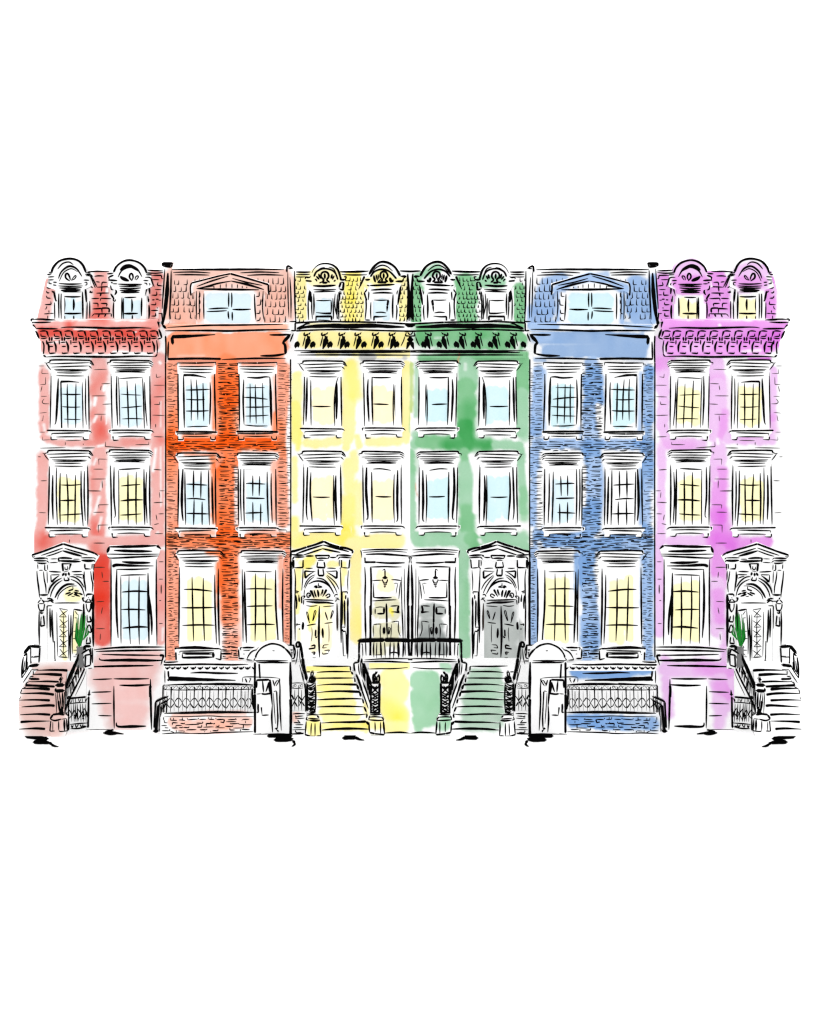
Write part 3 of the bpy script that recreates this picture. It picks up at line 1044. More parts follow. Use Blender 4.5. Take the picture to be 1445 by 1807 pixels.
# ================================================================ the three house types
def house1(k, label, cols):
    hs = thing('town_house', label, 'house', 180, 1288, 0, 'painted town houses in the terrace'); wk = 'h%d' % k
    holes = []
    for i, (typ, L, R, hy, sy, fr, ink) in enumerate(W1): holes.append(window(hs, k, typ, L, R, hy, sy, fr, ink, cols[i]))
    holes += [(196, 1000, 276, 1140), (81, 1008, 150, 1166)]
    w = MB(); w.prism([(72, 572), (291, 572), (291, 626), (291, 1289), (60, 1289), (60, 640), (72, 630)], 0, -8, wk=wk, step=2.4, holes=holes)
    w.ink('B', """
t4 200,137 255,137; T4 235,165 232,208 295,208; T5 268,240 266,310 215,312; t5 235,325 222,380; t4 222,422 280,422; t6 255,445 236,472 250,490 300,492; t4 210,580 280,572; T4 247,600 240,650 228,652; t4 212,758 262,758; T4 240,800 238,833 315,828
t5 720,172 845,168; t6 790,305 875,302; t5 790,320 783,365; t6 700,418 830,417; t6 800,497 885,493; t5 720,590 835,590; t5 790,600 787,655; T5 1305,210 1308,245 1352,238; t5 1280,318 1385,318; t6 1280,428 1385,425; T6 1338,470 1338,498 1283,498; t6 1268,598 1385,602; t6 1300,680 1300,715
t6 1283,800 1375,803; t5 620,865 620,880; t6 455,838 600,835; t5 452,850 452,880; t7 215,908 455,903; t8 610,907 730,905; T7 830,848 828,893 1010,905; T6 1110,875 1235,875 1235,850; t5 195,988 225,990; T5 845,1012 765,1010 768,1065; t6 715,1105 810,1105; t6 695,1198 835,1197; t6 797,1210 800,1285; t8 650,1308 785,1310; t6 220,1215 280,1213; t7 1280,1107 1355,1113; t5 1335,1308 1385,1308; t5 1335,1320 1340,1375; t7 1280,1420 1370,1415; T6 860,1438 765,1440 768,1475; t6 715,1510 815,1508; t6 1325,1525 1378,1523; t6 1303,1530 1313,1585; t6 1285,1625 1330,1615; T6 855,1628 762,1630 762,1700; t6 1290,1710 1370,1710; t5 205,1512 272,1515; t5 490,1765 490,1795""", .012, m=GREY)
    w.ink('C', """
t6 670,85 765,85; t6 675,283 765,283; t5 740,320 745,370; t5 745,398 800,398; t5 695,565 760,562; t5 745,610 735,665; t5 692,785 765,785; t5 728,825 725,880; t5 1205,238 1245,238; t5 1205,380 1240,380; t8 1225,425 1225,500; t5 1208,555 1225,555; t5 1205,743 1238,743; t4 475,55 475,80""", .012, m=GREY)
    w.ink('C', """
t8 665,1200 740,1199 825,1195; t8 655,1305 740,1303 818,1300; t7 655,1400 820,1395; t7 710,1495 820,1498; t13 636,1097 900,1090 1162,1087; t10 520,1620 700,1615 825,1612; t11 815,1609 980,1612 1142,1618; t11 664,500 664,700 668,900 660,1065""", .012)
    w.build('wall', hs)
    # mansard roof with dormers
    rs = slope(566, -.02, 478, -.9)
    r = MB(); r.gain = 1.07; r.prism([(84, 478), (291, 478), (291, 568), (64, 568)], rs, -1.2, wk=wk, step=2.4); r.rect(72, 512, 291, 568, -1.3, -8)
    r.ink('A', """
t9 730,255 770,250 822,252; T8 850,312 804,310 798,345; t7 745,305 782,310; t8 905,352 830,354 752,358; t8 802,345 797,398; t9 748,414 870,412; t10 795,412 785,443; t8 703,465 778,463; T8 786,487 790,462 888,466; T8 716,508 764,510 765,547; T9 790,510 850,512 845,540; T10 712,563 800,558 803,602; f11 800,555 865,558 868,596; T8 705,634 725,610 892,608; t9 778,610 765,642; t10 840,610 825,637; t7 890,608 890,637; t11 702,663 800,666 886,662
T9 297,300 288,322 332,328; T9 283,340 284,364 322,368; T9 277,393 284,412 306,410; T9 276,438 284,460 318,462; T8 318,490 322,520 262,522; t7 255,610 310,606; t5 290,625 290,655; T5 282,535 276,560 262,566; t5 300,575 302,600; t6 308,606 346,604; t8 328,390 340,410
T9 1272,245 1364,246 1366,276 1382,278; t6 1272,285 1345,287; T8 1332,308 1324,340 1376,346; T9 1318,398 1320,434 1270,432; T8 1308,470 1338,472; t7 1274,478 1300,476; T8 1310,500 1310,524 1264,522; t8 1264,578 1332,576; T9 1308,600 1310,630 1268,630; t5 1300,380 1362,380; t5 1335,430 1370,430; t5 1335,480 1360,480; t5 1335,605 1365,607; t6 1318,555 1332,552
t10 658,212 760,207 870,210; t10 1213,195 1300,200 1382,203; t9 1218,218 1300,226 1380,218; t10 1233,664 1290,661 1342,666""", add(rs, .02))
    r.build('roof', hs)
    for n, (bx0, bx1, acx, atop) in enumerate(((90, 160, 122, 457), (195, 265, 230, 459))):
        d = MB(); tk = 't%d' % k; F = .1
        o = (98, 468, 150, 568) if n == 0 else (202, 468, 258, 568)
        win = (112, 521, 145, 566) if n == 0 else (214, 524, 249, 567)
        d.prism([(o[0], 505), (o[2], 505), (o[2], 568), (o[0], 568)], F, -1.6, wk=tk, step=3, holes=[win])
        if n == 0:
            d.ink('A', """
t14 345,392 356,440 366,492; t7 355,460 376,492; t7 352,500 356,658; t10 395,400 393,500 395,652; t9 418,400 414,520 418,657; t13 643,365 650,440 656,502; t7 688,390 700,412; t8 661,500 658,662; t8 685,488 686,652; t13 618,400 620,520 622,658""", F+.014)
        else:
            d.ink('A', """
t12 883,418 900,445 918,472; T7 905,452 910,490 930,488 928,470; t13 928,368 938,400 922,432; a8 1224,370 1208,442; t11 1245,348 1252,422; T8 1234,440 1240,497 1246,470; t13 1245,525 1248,600 1244,657; t10 912,498 908,580 912,652; t11 990,453 990,560 988,662; t12 1178,456 1175,550 1175,632""", F+.014)
        do = d.build('dormer', hs)
        key = 'dp%d_%d' % (k, n); pane_dabs(key, cols[4+n], *sorted((X(win[0]), X(win[2])))[:1], win[1]-4, sorted((X(win[0]), X(win[2])))[1], win[3]+1)
        p = MB(); p.rect(win[0]-1, win[1]-1, win[2]+1, win[3]+1, F-.07, F-.12, wk=key, step=2, sides=False)
        p.ink('A', """
t12 443,446 530,449 602,447; t7 447,455 452,530 444,602; t14 533,468 536,520 533,577; t13 441,605 530,607 612,603; t9 535,625 535,667; t7 447,628 452,657; t11 443,673 530,671 607,668""" if n == 0 else """
t11 1003,430 1070,435 1137,430; t9 1013,455 1070,455 1127,452; t8 1004,458 1005,662; t13 1083,468 1087,530 1083,592; t14 1002,607 1070,607 1142,605; t9 1089,620 1088,662; t12 1008,675 1080,675 1157,672""", F-.05)
        p.build('pane', do)
        a = MB(); arc = []
        cx, cy, rx, ry = (122, 500, 38, 43) if n == 0 else (230, 502, 37, 43)
        pts = [(cx - 40, 506)] + [(cx - 36, 490)] + [(cx - (rx-7)*math.cos(math.pi*i/24), cy - 18 - (ry-18)*math.sin(math.pi*i/24)) for i in range(25)] + [(cx + 36, 490), (cx + 38, 506), (cx + 24, 512), (cx + 22, 518), (cx - 22, 518), (cx - 24, 512)]
        a.prism(pts, F+.16, -1.6, wk=tk, step=3)
        a.ink('A', """
f15 325,215 345,165 400,110 490,88 570,103 620,148 650,215; t10 383,187 430,135 490,120 532,146; t14 390,277 420,210 490,160 560,182 613,257; t7 398,302 440,220 510,183 572,212; t14 500,300 462,272 458,240 475,228 492,250 504,290; t7 513,290 545,250 558,252 542,280 508,294
t9 283,240 328,230; t8 298,217 338,216; t8 290,262 352,258; t7 290,290 346,287; t8 340,310 376,312; t8 338,335 372,341; t8 643,222 692,221; t10 643,240 690,238 712,262; t8 650,250 700,260 752,355; t7 690,250 736,362; t8 628,290 682,292; T7 635,312 660,312 660,336 638,338; t8 694,350 712,362
t11 393,322 500,329 612,325; t9 388,345 500,350 622,345; t13 398,365 510,368 612,361; t19 413,388 500,389 602,383; t6 428,403 612,402; T6 292,308 312,310; t7 296,322 330,326; t8 680,402 700,408 712,398""" if n == 0 else """
f14 912,215 940,160 1000,115 1070,102 1150,125 1200,170 1222,218; t24 972,198 1010,165 1060,155 1120,182 1157,212; t13 953,264 990,200 1060,168 1130,182 1180,260; t24 973,254 1000,275 1058,299; t13 1088,300 1062,265 1068,235 1085,230 1096,262 1085,292; t8 1114,292 1120,260 1140,250 1145,262 1124,292
t9 848,232 907,224; t12 863,263 912,244; t13 860,290 947,295; a9 865,260 868,287; t8 885,312 905,318; t7 903,325 947,326; t8 883,340 890,385; t7 890,380 905,382; t8 1213,222 1272,225; t8 1218,240 1272,241; t9 1208,264 1258,268 1275,310 1292,352; t8 1193,294 1242,296; T7 1200,318 1226,322 1226,340; T6 1245,320 1258,330 1248,340
t12 953,328 1060,333 1182,330; t10 963,348 1070,350 1172,345; t12 968,368 1070,372 1172,364; t12 968,388 1060,390 1162,388; t15 978,406 1070,405 1157,405""", F+.176)
        a.build('arched_pediment', do)
    # bracketed cornice
    cd = slope(566, .5, 628, .16)
    c = MB(); c.gain = 1.07; c.prism([(55, 564), (279, 564), (280, 578), (286, 597), (277, 600), (277, 626), (273, 630), (81, 630), (76, 626), (72, 604), (66, 590), (62, 579), (56, 572)], cd, -.1, wk=wk, step=2.4)
    c.ink('A2', """
f11 32,102 30,80 60,79; t13 45,80 150,80 288,88; t12 38,114 140,115 242,110; f8 40,112 44,122; a13 44,138 60,152 82,178; t14 78,178 180,180 312,182; t16 343,173 430,164 700,170 900,176 1150,170 1308,176; T12 1374,103 1380,125 1370,118; a10 1380,120 1388,168; t16 1384,185 1402,230 1416,280; T10 1416,278 1370,292; t15 72,203 88,225 114,288; f12 160,462 185,482; t16 180,482 320,475 600,478 900,481 1150,473 1350,476; t10 1340,478 1358,468 1368,448; t8 1360,300 1370,380 1366,458; f10 150,315 165,360 160,450
t12 270,88 150,86""", add(cd, .03))
    for x in (220, 355, 478, 610, 740, 870, 998, 1125, 1260):
        c.ink('A2', "t13 %d,268 %d,312; t13 %d,268 %d,312; t8 %d,328 %d,323; t9 %d,371 %d,369; T11 %d,430 %d,445 %d,439; t9 %d,300 %d,350" % (x+2, x+4, x+30, x+27, x-14, x+44, x-2, x+44, x+5, x+4, x+70, x-28, x-26), add(cd, .03))
    for x in (195, 270, 400, 535, 665, 795, 925, 1055, 1185, 1315):
        c.ink('A2', "t15 %d,312 %d,350 %d,372 %d,432" % (x, x+16, x+22, x+22), add(cd, .03))
    co = c.build('cornice', hs)
    for x in (122, 265, 385, 522, 652, 785, 915, 1042, 1178, 1292):
        b = MB(); q = lambda u, v: (50+u/6.0208, 550+v/6.0208)
        bd = add(cd, .1)
        b.prism([q(x, 205), q(x+78, 203), q(x+88, 265), q(x+6, 268)], bd, -.1, wk=wk, step=2.4)
        b.ink('A2', "t11 %d,210 %d,204 %d,208; a15 %d,206 %d,230 %d,268; T9 %d,232 %d,262 %d,264; t10 %d,284 %d,285 %d,278" % (x-4, x+40, x+76, x+74, x+80, x+92, x+10, x+12, x+66, x+8, x+40, x+76), add(bd, .03))
        b.build('bracket', co)
    # tall ground floor window
    m = MB(); m.ring(196, 985, 277, 1142, 212, 1013, 262, 1138, .05, -.12)
    m.ink('C', """
t10 815,218 815,600 815,932; t14 862,298 858,500 862,700 873,862; t7 893,350 1000,345 1102,345; t9 858,300 1000,300 1127,295; t15 1117,328 1120,600 1125,912; t14 1120,478 1145,700 1148,838; t10 1185,213 1185,500 1190,922; t17 903,238 1000,246 1137,246; a18 828,282 860,264 1000,270 1162,272""", .062)
    mo = m.build('window', hs)
    key = 'gp%d' % k; pane_dabs(key, cols[6], *sorted((X(213), X(261)))[:1], 1014, sorted((X(213), X(261)))[1], 1136)
    p = MB(); p.rect(211, 1012, 263, 1139, -.03, -.1, wk=key, step=2, sides=False)
    p.ink('C', "t9 895,355 893,600 897,907; t9 962,353 960,640 973,912; t10 1045,358 1042,700 1046,918; t11 903,486 1010,478 1127,483; t9 898,628 1000,627 1097,632; t12 908,781 1030,770 1127,773", -.015)
    p.build('pane', mo)
    hd = slope(962, .24, 987, .1)
    h = MB(); h.prism([(193, 963), (277, 962), (283, 970), (280, 980), (276, 987), (196, 987), (189, 981), (188, 976)], hd, -.02)
    h.ink('C', "T16 783,165 800,116; t17 796,116 1000,113 1190,106; a16 1188,106 1205,118 1222,134; t17 838,145 1000,151 1152,152; t8 778,175 1000,178 1212,175; t11 788,198 820,208 1000,200 1207,190", add(hd, .014))
    h.build('window_hood', mo)
    s = MB(); s.prism([(164, 1141), (290, 1141), (291, 1148), (287, 1152), (287, 1168), (176, 1169), (172, 1152)], .16, -.02, wk='h%d' % k, step=3)
    s.ink('C', "t12 676,957 900,938 1252,935; t12 690,972 900,965 1264,960; t10 738,995 950,1000 1217,1003; A14 1212,1003 1245,1003 1222,1082; t18 720,1024 745,1043 950,1042 1205,1045 1232,1033", .174)
    s.build('belt_course', hs)
    g = MB(); g.gain = 1.06; g.prism([(200, 1198), (268, 1198), (268, 1289), (200, 1289)], .05, -.1, wk='h%d' % k, step=3)
    g.ink('C', "t10 838,1252 838,1400 841,1602; t11 835,1195 1000,1196 1127,1194; t13 1137,1196 1140,1400 1146,1612; t13 883,1247 1000,1250 1142,1243; t17 858,1552 872,1585 980,1585 1102,1582; z17 1128,1345 1137,1248", .064)
    g.build('basement_door', hs)
    # entrance: pilasters, pediment, arch, double door
    e = MB(); ed = .35; tk = 't%d' % k
    arch = [(82, 1052)] + [(116 - 33*math.cos(math.pi*i/16), 1052 - 40*math.sin(math.pi*i/16)) for i in range(17)]
    e.prism([(66, 985), (165, 985), (165, 1062), (148, 1062), (148, 1050)] + [(115.5 + 32.5*math.cos(math.pi*i/16), 1052 - 40*math.sin(math.pi*i/16)) for i in range(17)] + [(83, 1062), (66, 1062)], ed, -.02)
    e.prism([(68, 1060), (84, 1060), (84, 1180), (70, 1180)], ed, -.02); e.prism([(147, 1060), (165, 1060), (165, 1180), (147, 1180)], ed, -.02)
    e.ink('C1', """
t20 403,648 520,656 642,661; t20 848,656 950,652 1052,650; t14 438,717 540,715 612,709; a32 450,862 520,790 602,730; t15 440,718 446,862; t16 878,715 1072,711; t16 1072,708 1082,802; t15 932,744 1000,760 1062,786
t26 388,1092 430,960 530,850 652,779; t19 428,1152 460,1040 540,910 662,824; t34 518,1172 570,1070 650,970 760,905 902,900; t13 565,1202 600,1100 700,1000 830,940 947,935; t22 818,749 920,770 1020,850 1092,962; t17 828,804 950,860 1050,970 1102,1142
t22 165,638 178,800 205,1000 218,1162; t18 295,648 310,800 340,950 347,1082; t11 365,648 373,882; t28 218,1108 300,1112 382,1105; t24 1095,648 1093,800 1110,920 1126,1042; t17 1220,638 1240,800 1262,900 1250,1062; t14 1270,638 1275,832; T24 1138,1142 1146,1096 1262,1095
T24 365,1185 430,1180 490,1228; T24 365,1242 432,1216 490,1268; t16 1045,1170 1102,1170; f20 1055,1172 1085,1240; t16 508,1271 750,1267 1002,1270; t44 1272,1098 1262,1250 1268,1450; T14 365,1445 366,1325 462,1322; t18 1078,1285 1080,1445""", ed+.014)
    e.ink('C2', "t24 212,196 208,500 216,872; T12 364,548 368,105 462,104; t24 420,148 425,450 430,724; t26 462,178 465,500 486,824; t36 1084,58 1086,400 1074,655; t36 1268,0 1266,500 1272,905; t22 1252,925 1256,1225", ed+.014)
    eo = e.build('door_surround', hs)
    pd = MB(); pdd = .55
    pd.prism([(55, 981), (112, 958), (175, 982), (167, 995), (57, 992)], pdd, -.02)
    pd.ink('C1', """
f27 65,328 250,270 450,195 680,108; f25 680,108 900,175 1200,260 1300,296; a22 1298,294 1335,318 1372,352; T12 68,340 85,372 132,356; t18 248,336 450,270 682,187; t22 708,194 900,255 1167,329; t18 348,353 500,310 672,244; t36 668,243 850,295 1052,351
t26 103,396 230,390 357,388; a14 352,385 387,417; t26 106,434 230,440 357,440; a16 358,440 407,477; f24 585,386 602,462; t30 578,388 720,384 862,396; t36 596,440 800,449 1027,456; t11 433,405 567,400; t11 878,409 1007,409; t12 418,479 577,470; t18 1028,383 1160,380 1302,384; a15 1296,384 1322,413; t36 1038,432 1170,441 1302,435; a18 1290,430 1310,468""", pdd+.014)
    pd.build('pediment', eo)
    for (x0, x1, ink) in ((66, 84, "t30 168,480 270,487 357,485; t12 180,508 187,602; T18 320,508 320,627 362,631; t11 208,628 287,625; t10 370,515 377,622"), (148, 164, "t32 1073,460 1282,461; f14 1280,460 1286,545; a14 1284,540 1276,632; T22 1105,493 1108,600; a26 1104,596 1226,602; t13 1252,488 1245,602")):
        c = MB(); c.rect(x0, 993, x1, 1008, ed+.08, ed-.02); c.ink('C1', ink, ed+.094); c.build('capital', eo)
    kk = MB(); kk.prism([(109, 993), (126, 993), (121, 1025), (113, 1025)], ed+.12, ed-.02)
    kk.ink('C1', "f28 665,492 682,645; f25 660,494 836,490; a28 832,490 800,622; T15 716,558 720,612 776,606 766,542; f32 702,680 667,732; f26 736,680 733,740; f28 788,668 796,724; T20 700,768 705,830 796,826 770,758; t8 700,650 790,638", ed+.134)
    kk.build('keystone', eo)
    fk = 'fan%d' % k
    if k == 1: wash(fk, 'C1', "y 1 150 14 840,1100 860,1150 900,1120\ny .9 90 14 870,1250 880,1290\n")
    fz = MB(); fz.gain = 1.12; fz.prism(arch + [(149, 1062), (149, 1066), (82, 1066)], -.05, -.12, wk=fk, step=2.5)
    fz.ink('C1', "f22 785,1030 876,1000; t10 870,944 877,1004; t20 903,1020 992,1036; t26 722,1096 832,1058; t20 768,1131 882,1068; t20 885,1050 1000,1085; t24 990,1075 1065,1108; t24 888,1098 1012,1138; t8 838,1130 875,1140 912,1134; t14 900,1075 960,1092", -.03)
    fz.build('fanlight', eo)
    dk = 'door%d' % k
    if k == 1: wash(dk, 'C2', "y 1 40 10 690,230 690,600 700,1080 715,1130\ny .8 26 8 650,300 650,480\ny 1 40 10 925,230 900,900 910,980\ny .9 24 8 980,400 960,900\n")
    dr = MB(); dr.gain = 1.1; dr.rect(82, 1062, 149, 1171, 0, -.1, wk=dk, step=2.5)
    dr.ink('C2', """
f11 512,790 520,1150; f20 524,1150 526,1222; t17 518,1229 700,1222 917,1214; t11 558,218 562,600 574,1092; t13 788,270 790,700 786,1135; t26 835,275 830,600 818,800 822,1192; t16 890,170 860,700 862,1052; t24 885,166 1060,196""", .014)
    do = dr.build('door', hs)
    gl = MB(); gl.gain = 1.12
    for (gx0, gx1) in ((100, 119), (129, 139)): gl.rect(gx0, 1073, gx1, 1160, .006, -.02, wk=dk, step=2.5, sides=False)
    for y in (250, 450, 640, 835, 1035):
        gl.ink('C2', "t9 612,%d 748,%d; t9 772,%d 608,%d; t9 595,%d 752,%d" % (y-92, y+72, y-62, y+56, y+66, y+70), .016, m=INK)
    gl.ink('C2', "t10 683,250 692,500 690,760 683,1088; t9 603,150 690,168 767,172; t9 583,1100 690,1112 772,1117; t8 912,200 968,282; t8 903,335 962,340; t8 883,600 927,600; t9 873,742 937,746; t8 918,758 952,802; t8 938,922 972,878; t8 878,971 992,972; t8 915,1075 1000,990; t6 880,1100 940,1100", .016, m=INK)
    gl.build('glazing', do)
    return hs
def house2(k, label, cols):
    hs = thing('town_house', label, 'house', 402, 1288, 0, 'painted town houses in the terrace'); wk = 'h%d' % k
    holes = [window(hs, k, typ, L, R, hy, sy, fr, ink, cols[i]) for i, (typ, L, R, hy, sy, fr, ink) in enumerate(W2)]
    w = MB(); w.prism([(291, 580), (513.5, 580), (513.5, 1168), (291, 1168)], 0, -8, wk=wk, step=2.4, holes=holes)
    hatch(w, 294, 642, 312, 800, .012, 11, lo=6, hi=15, w=.72); hatch(w, 294, 800, 311, 968, .012, 12, lo=6, hi=15, w=.72)
    hatch(w, 296, 968, 313, 1165, .012, 13, lo=5, hi=12, gap=3.8, w=.8)
    hatch(w, 384, 640, 421, 780, .012, 14, hi=22, w=1.3, gap=4.0, tuft=.12); hatch(w, 386, 800, 418, 945, .012, 15, w=1.25, gap=4.2, hi=22, tuft=.1)
    hatch(w, 391, 972, 417, 1162, .012, 16, lo=6, hi=21, w=1.3, gap=3.9, tuft=.12)
    hatch(w, 490, 642, 512, 790, .012, 17, lo=7, hi=18, w=.75); hatch(w, 490, 800, 511, 945, .012, 18, lo=7, hi=18, w=.75); hatch(w, 502, 975, 511, 1140, .012, 19, lo=5, hi=9, gap=3.6, w=.7)
    hatch(w, 296, 780, 508, 798, .012, 20, lo=10, hi=26, w=1.3, gap=4.0, tuft=.03); hatch(w, 294, 944, 510, 970, .012, 21, lo=10, hi=26, w=1.3, gap=4.0, tuft=.03)
    w.ink('px', "f1.6 292,640 292.3,900 292,1160; f1.5 512.6,634 513,800 512.8,1000 513,1120; f3 513,990 513.3,1070 513,1142", .014)
    w.ink('F', "t8 245,1046 400,1049 572,1050; t7 630,1052 700,1050 745,1050; t7 145,1060 200,1056 255,1052", .014)
    w.build('wall', hs)
    # panelled frieze
    fd = slope(584, .3, 636, .15)
    fz = MB(); fz.prism([(293, 585), (514, 585), (504, 606), (506, 633), (296, 635)], fd, -.1, wk=wk, step=2.4)
    fz.ink('D', """
f20 178,828 186,895; a26 175,826 300,822 420,815 587,805; t15 1098,808 1200,808 1297,804; T24 1296,806 1222,884; f18 1222,884 1246,905 1252,985; t17 1012,1006 1150,1003 1252,985; f10 118,818 121,950 118,1072; t12 145,870 142,950 140,1042
f15 138,1037 400,1031 640,1035; t12 648,1041 950,1030 1252,1030; t10 1330,788 1312,825 1294,874""", add(fd, .016))
    fz.build('frieze', hs)
    cn = MB(); cn.prism([(292, 573), (512, 571), (518, 584), (289, 584)], .38, -.1, wk=wk, step=2.4)
    cn.ink('D', "t12 133,738 500,718 800,715 1227,708; t14 113,769 500,767 720,771 1000,762 1292,755; T9 1303,765 1343,771", .394)
    cn.build('cornice', hs)
    rs = slope(573, -.02, 476, -.55)
    r = MB(); r.prism([(292, 475), (516, 475), (514, 574), (290, 574)], rs, -.9, wk=wk, step=2.4); r.rect(292, 512, 513, 573, -1.0, -8)
    r.ink('D', "t15 173,190 600,190 1000,188 1237,191; t10 188,218 380,214 542,223; t10 203,241 350,239 532,243; t10 823,222 1000,214 1192,220; t10 888,246 1050,239 1232,245", add(rs, .02))
    for (a, b, c, e, rows, sd) in ((301, 489, 337, 502, 1, 1), (301, 502, 336, 563, 5, 2), (343, 489, 364, 497, 1, 3), (455, 489, 504, 501, 1, 4), (468, 501, 505, 568, 5, 5), (336, 505, 346, 562, 5, 7)):
        slates(r, a, b, c, e, rows, 8.6, add(rs, .02), w=1.3, seed=sd*7+1)
    r.build('roof', hs)
    for n, (poly, ink) in enumerate((
        ([(288, 466), (305, 465), (304, 472), (302, 476), (299, 568), (292, 578), (285, 572), (289, 520), (290, 472)],
         "f15 97,160 97,132 186,132; T13 97,160 172,168 184,134; f24 105,146 165,148; t10 110,183 100,350 85,562; t28 140,222 132,400 115,560 98,690; f20 92,668 88,712; T20 88,712 122,748; t10 170,198 165,400 152,664; f9 82,600 90,690"),
        ([(506, 469), (517, 473), (519, 478), (521, 567), (522, 582), (511, 583), (508, 478)],
         "f12 1262,213 1265,155; a14 1265,155 1295,165 1322,180; t7 1278,183 1320,179; t11 1335,203 1338,450 1346,684; t8 1272,213 1275,450 1283,642; t9 1292,263 1302,450 1302,652; T9 1288,682 1350,682 1346,770"))):
        p = MB(); p.prism(poly, .3 + .3*(n == 0), -1.5, wk=wk, step=2.4); p.ink('D', ink, .318 + .3*(n == 0)); p.build('party_wall_pier', hs)
    d = MB(); dk = 'd%d' % k; F = .12
    win = (360, 514, 448, 573)
    d.prism([(343, 508), (468, 508), (465, 573), (346, 573)], F, -1.2, wk=dk, step=2.4, holes=[win])
    d.ink('D', """
t8 410,393 408,530 411,665; t7 438,395 436,530 440,662; t9 480,415 478,530 481,660; t10 957,422 962,550 971,668; t8 1040,388 1034,550 1046,664; T7 1003,400 1002,444 972,446; T6 444,410 442,452 425,449; T6 444,480 442,515 430,512; T6 446,560 440,600 418,612; T7 1018,470 1014,525 980,530; T7 1010,570 1008,605 975,606; T7 1012,640 1008,668 975,677; t5 1030,470 1028,500""", F+.014)
    do = d.build('dormer', hs)
    key = 'bp%d' % k; x0, x1 = sorted((X(364), X(444)))
    if cols[6] != 'w':
        for yy in (526, 538, 552, 562): WASHES.setdefault(key, []).append((COL[cols[6]], .95, 9, 1.4, [(x0+8, yy), (x1-9, yy+1)]))
    p = MB(); p.rect(359, 513, 449, 574, F-.06, F-.12, wk=key, step=2, sides=False)
    p.ink('D', "t10 715,408 714,480 714,544; t10 742,408 744,480 741,548; t10 709,583 711,620 716,658; t10 747,590 748,630 748,673; t10 523,563 620,557 712,555; t9 507,588 600,585 697,579; t12 749,568 850,569 927,565", F-.04)
    p.build('pane', do)
    g = MB(); gd = .4
    g.prism([(335, 521), (336, 508), (338, 499), (406, 482), (475, 502), (475, 521), (466, 513), (348, 513), (337, 518)], gd, -1.2, wk=dk, step=2.4)
    g.ink('D', """
f10 356,435 352,362 362,318; f10 362,318 500,283 630,250 730,230; f12 730,230 900,277 1090,334; f11 1090,334 1089,370 1094,430; t10 413,351 550,300 712,251; t9 748,274 880,310 1032,341; t11 428,372 600,325 742,299; t15 736,299 900,335 1047,380; t15 418,373 700,379 1002,382
t5 575,348 575,372; t5 635,330 635,368; t5 690,320 690,364; t5 745,325 745,367; t5 797,330 797,367; t5 842,345 842,367; t5 885,352 885,367; t9 408,372 500,355 580,346""", gd+.014)
    g.build('gable_pediment', do)
    # moulded window panels and string course above the area
    s = MB(); s.prism([(308, 1143), (388, 1144), (391, 1149), (390, 1166), (309, 1166)], .12, -.02)
    s.ink('F', "t20 222,950 300,942 400,941 572,950; a16 566,950 585,956 604,970; f9 232,978 235,1042; T15 286,992 286,1022 540,1018; t20 284,984 420,984 545,980; f16 538,984 540,1018; T9 602,966 600,1040 558,1028", .134)
    s.build('window_apron', hs)
    s = MB(); s.prism([(420, 1142), (518, 1138), (521, 1160), (420, 1164)], .12, -.02)
    s.ink('F', "T9 750,1030 745,960 768,945; t11 755,946 810,940 866,937; T9 745,1028 792,1030; T10 1150,922 1196,920 1204,1022 1178,1032; t8 1155,955 1175,960 1190,957; t8 1150,975 1170,980 1190,977; t6 1160,990 1190,992", .134)
    s.build('window_apron', hs)
    b = MB(); b.prism([(288, 1171), (514, 1171), (514, 1184), (291, 1184)], 1.28, -8)
    b.prism([(291, 1184), (514, 1184), (514, G0+4.5*1.2), (291, G0+4.5*1.2)], 1.2, -8, wk='b%d' % k, step=3)
    b.rect(514, 1172, 540, G0+4.5*1.2, 1.2, -.3)
    b.ink('F2', "f17 182,96 250,101 700,92 1100,100; a17 1090,100 1200,97 1315,93; T10 197,40 186,66; t14 182,68 280,66 375,60", 1.294)
    for x in (205, 275, 345, 440, 545, 640, 735, 830, 930, 1010, 1108, 1190, 1275, 1370):
        l = 48 if x in (205, 275, 930, 1010) else 60
        b.ink('F2', "f22 %d,150 %d,148; z16 %d,122 %d,146; f9 %d,130 %d,145" % (x+8, x+l-8, x+l+10, x+l-6, x, x+4), 1.294)
    for x in (425, 550, 700): b.ink('F1', "f24 %d,460 %d,458; z15 %d,425 %d,455" % (x+12, x+64, x+86, x+70), 1.294)
    b.ink('F2', "t20 538,210 700,203 900,212 1178,215; a44 240,284 700,298 1000,304 1145,309; f26 236,300 246,312; t17 240,172 248,280; t9 197,163 196,250 198,348; t5 1240,335 1238,270; t6 1238,270 1300,262 1390,262; t13 1275,283 1298,338; t7 1330,285 1350,283 1325,340", 1.214)
    b.build('basement_wall', hs)
    return hs
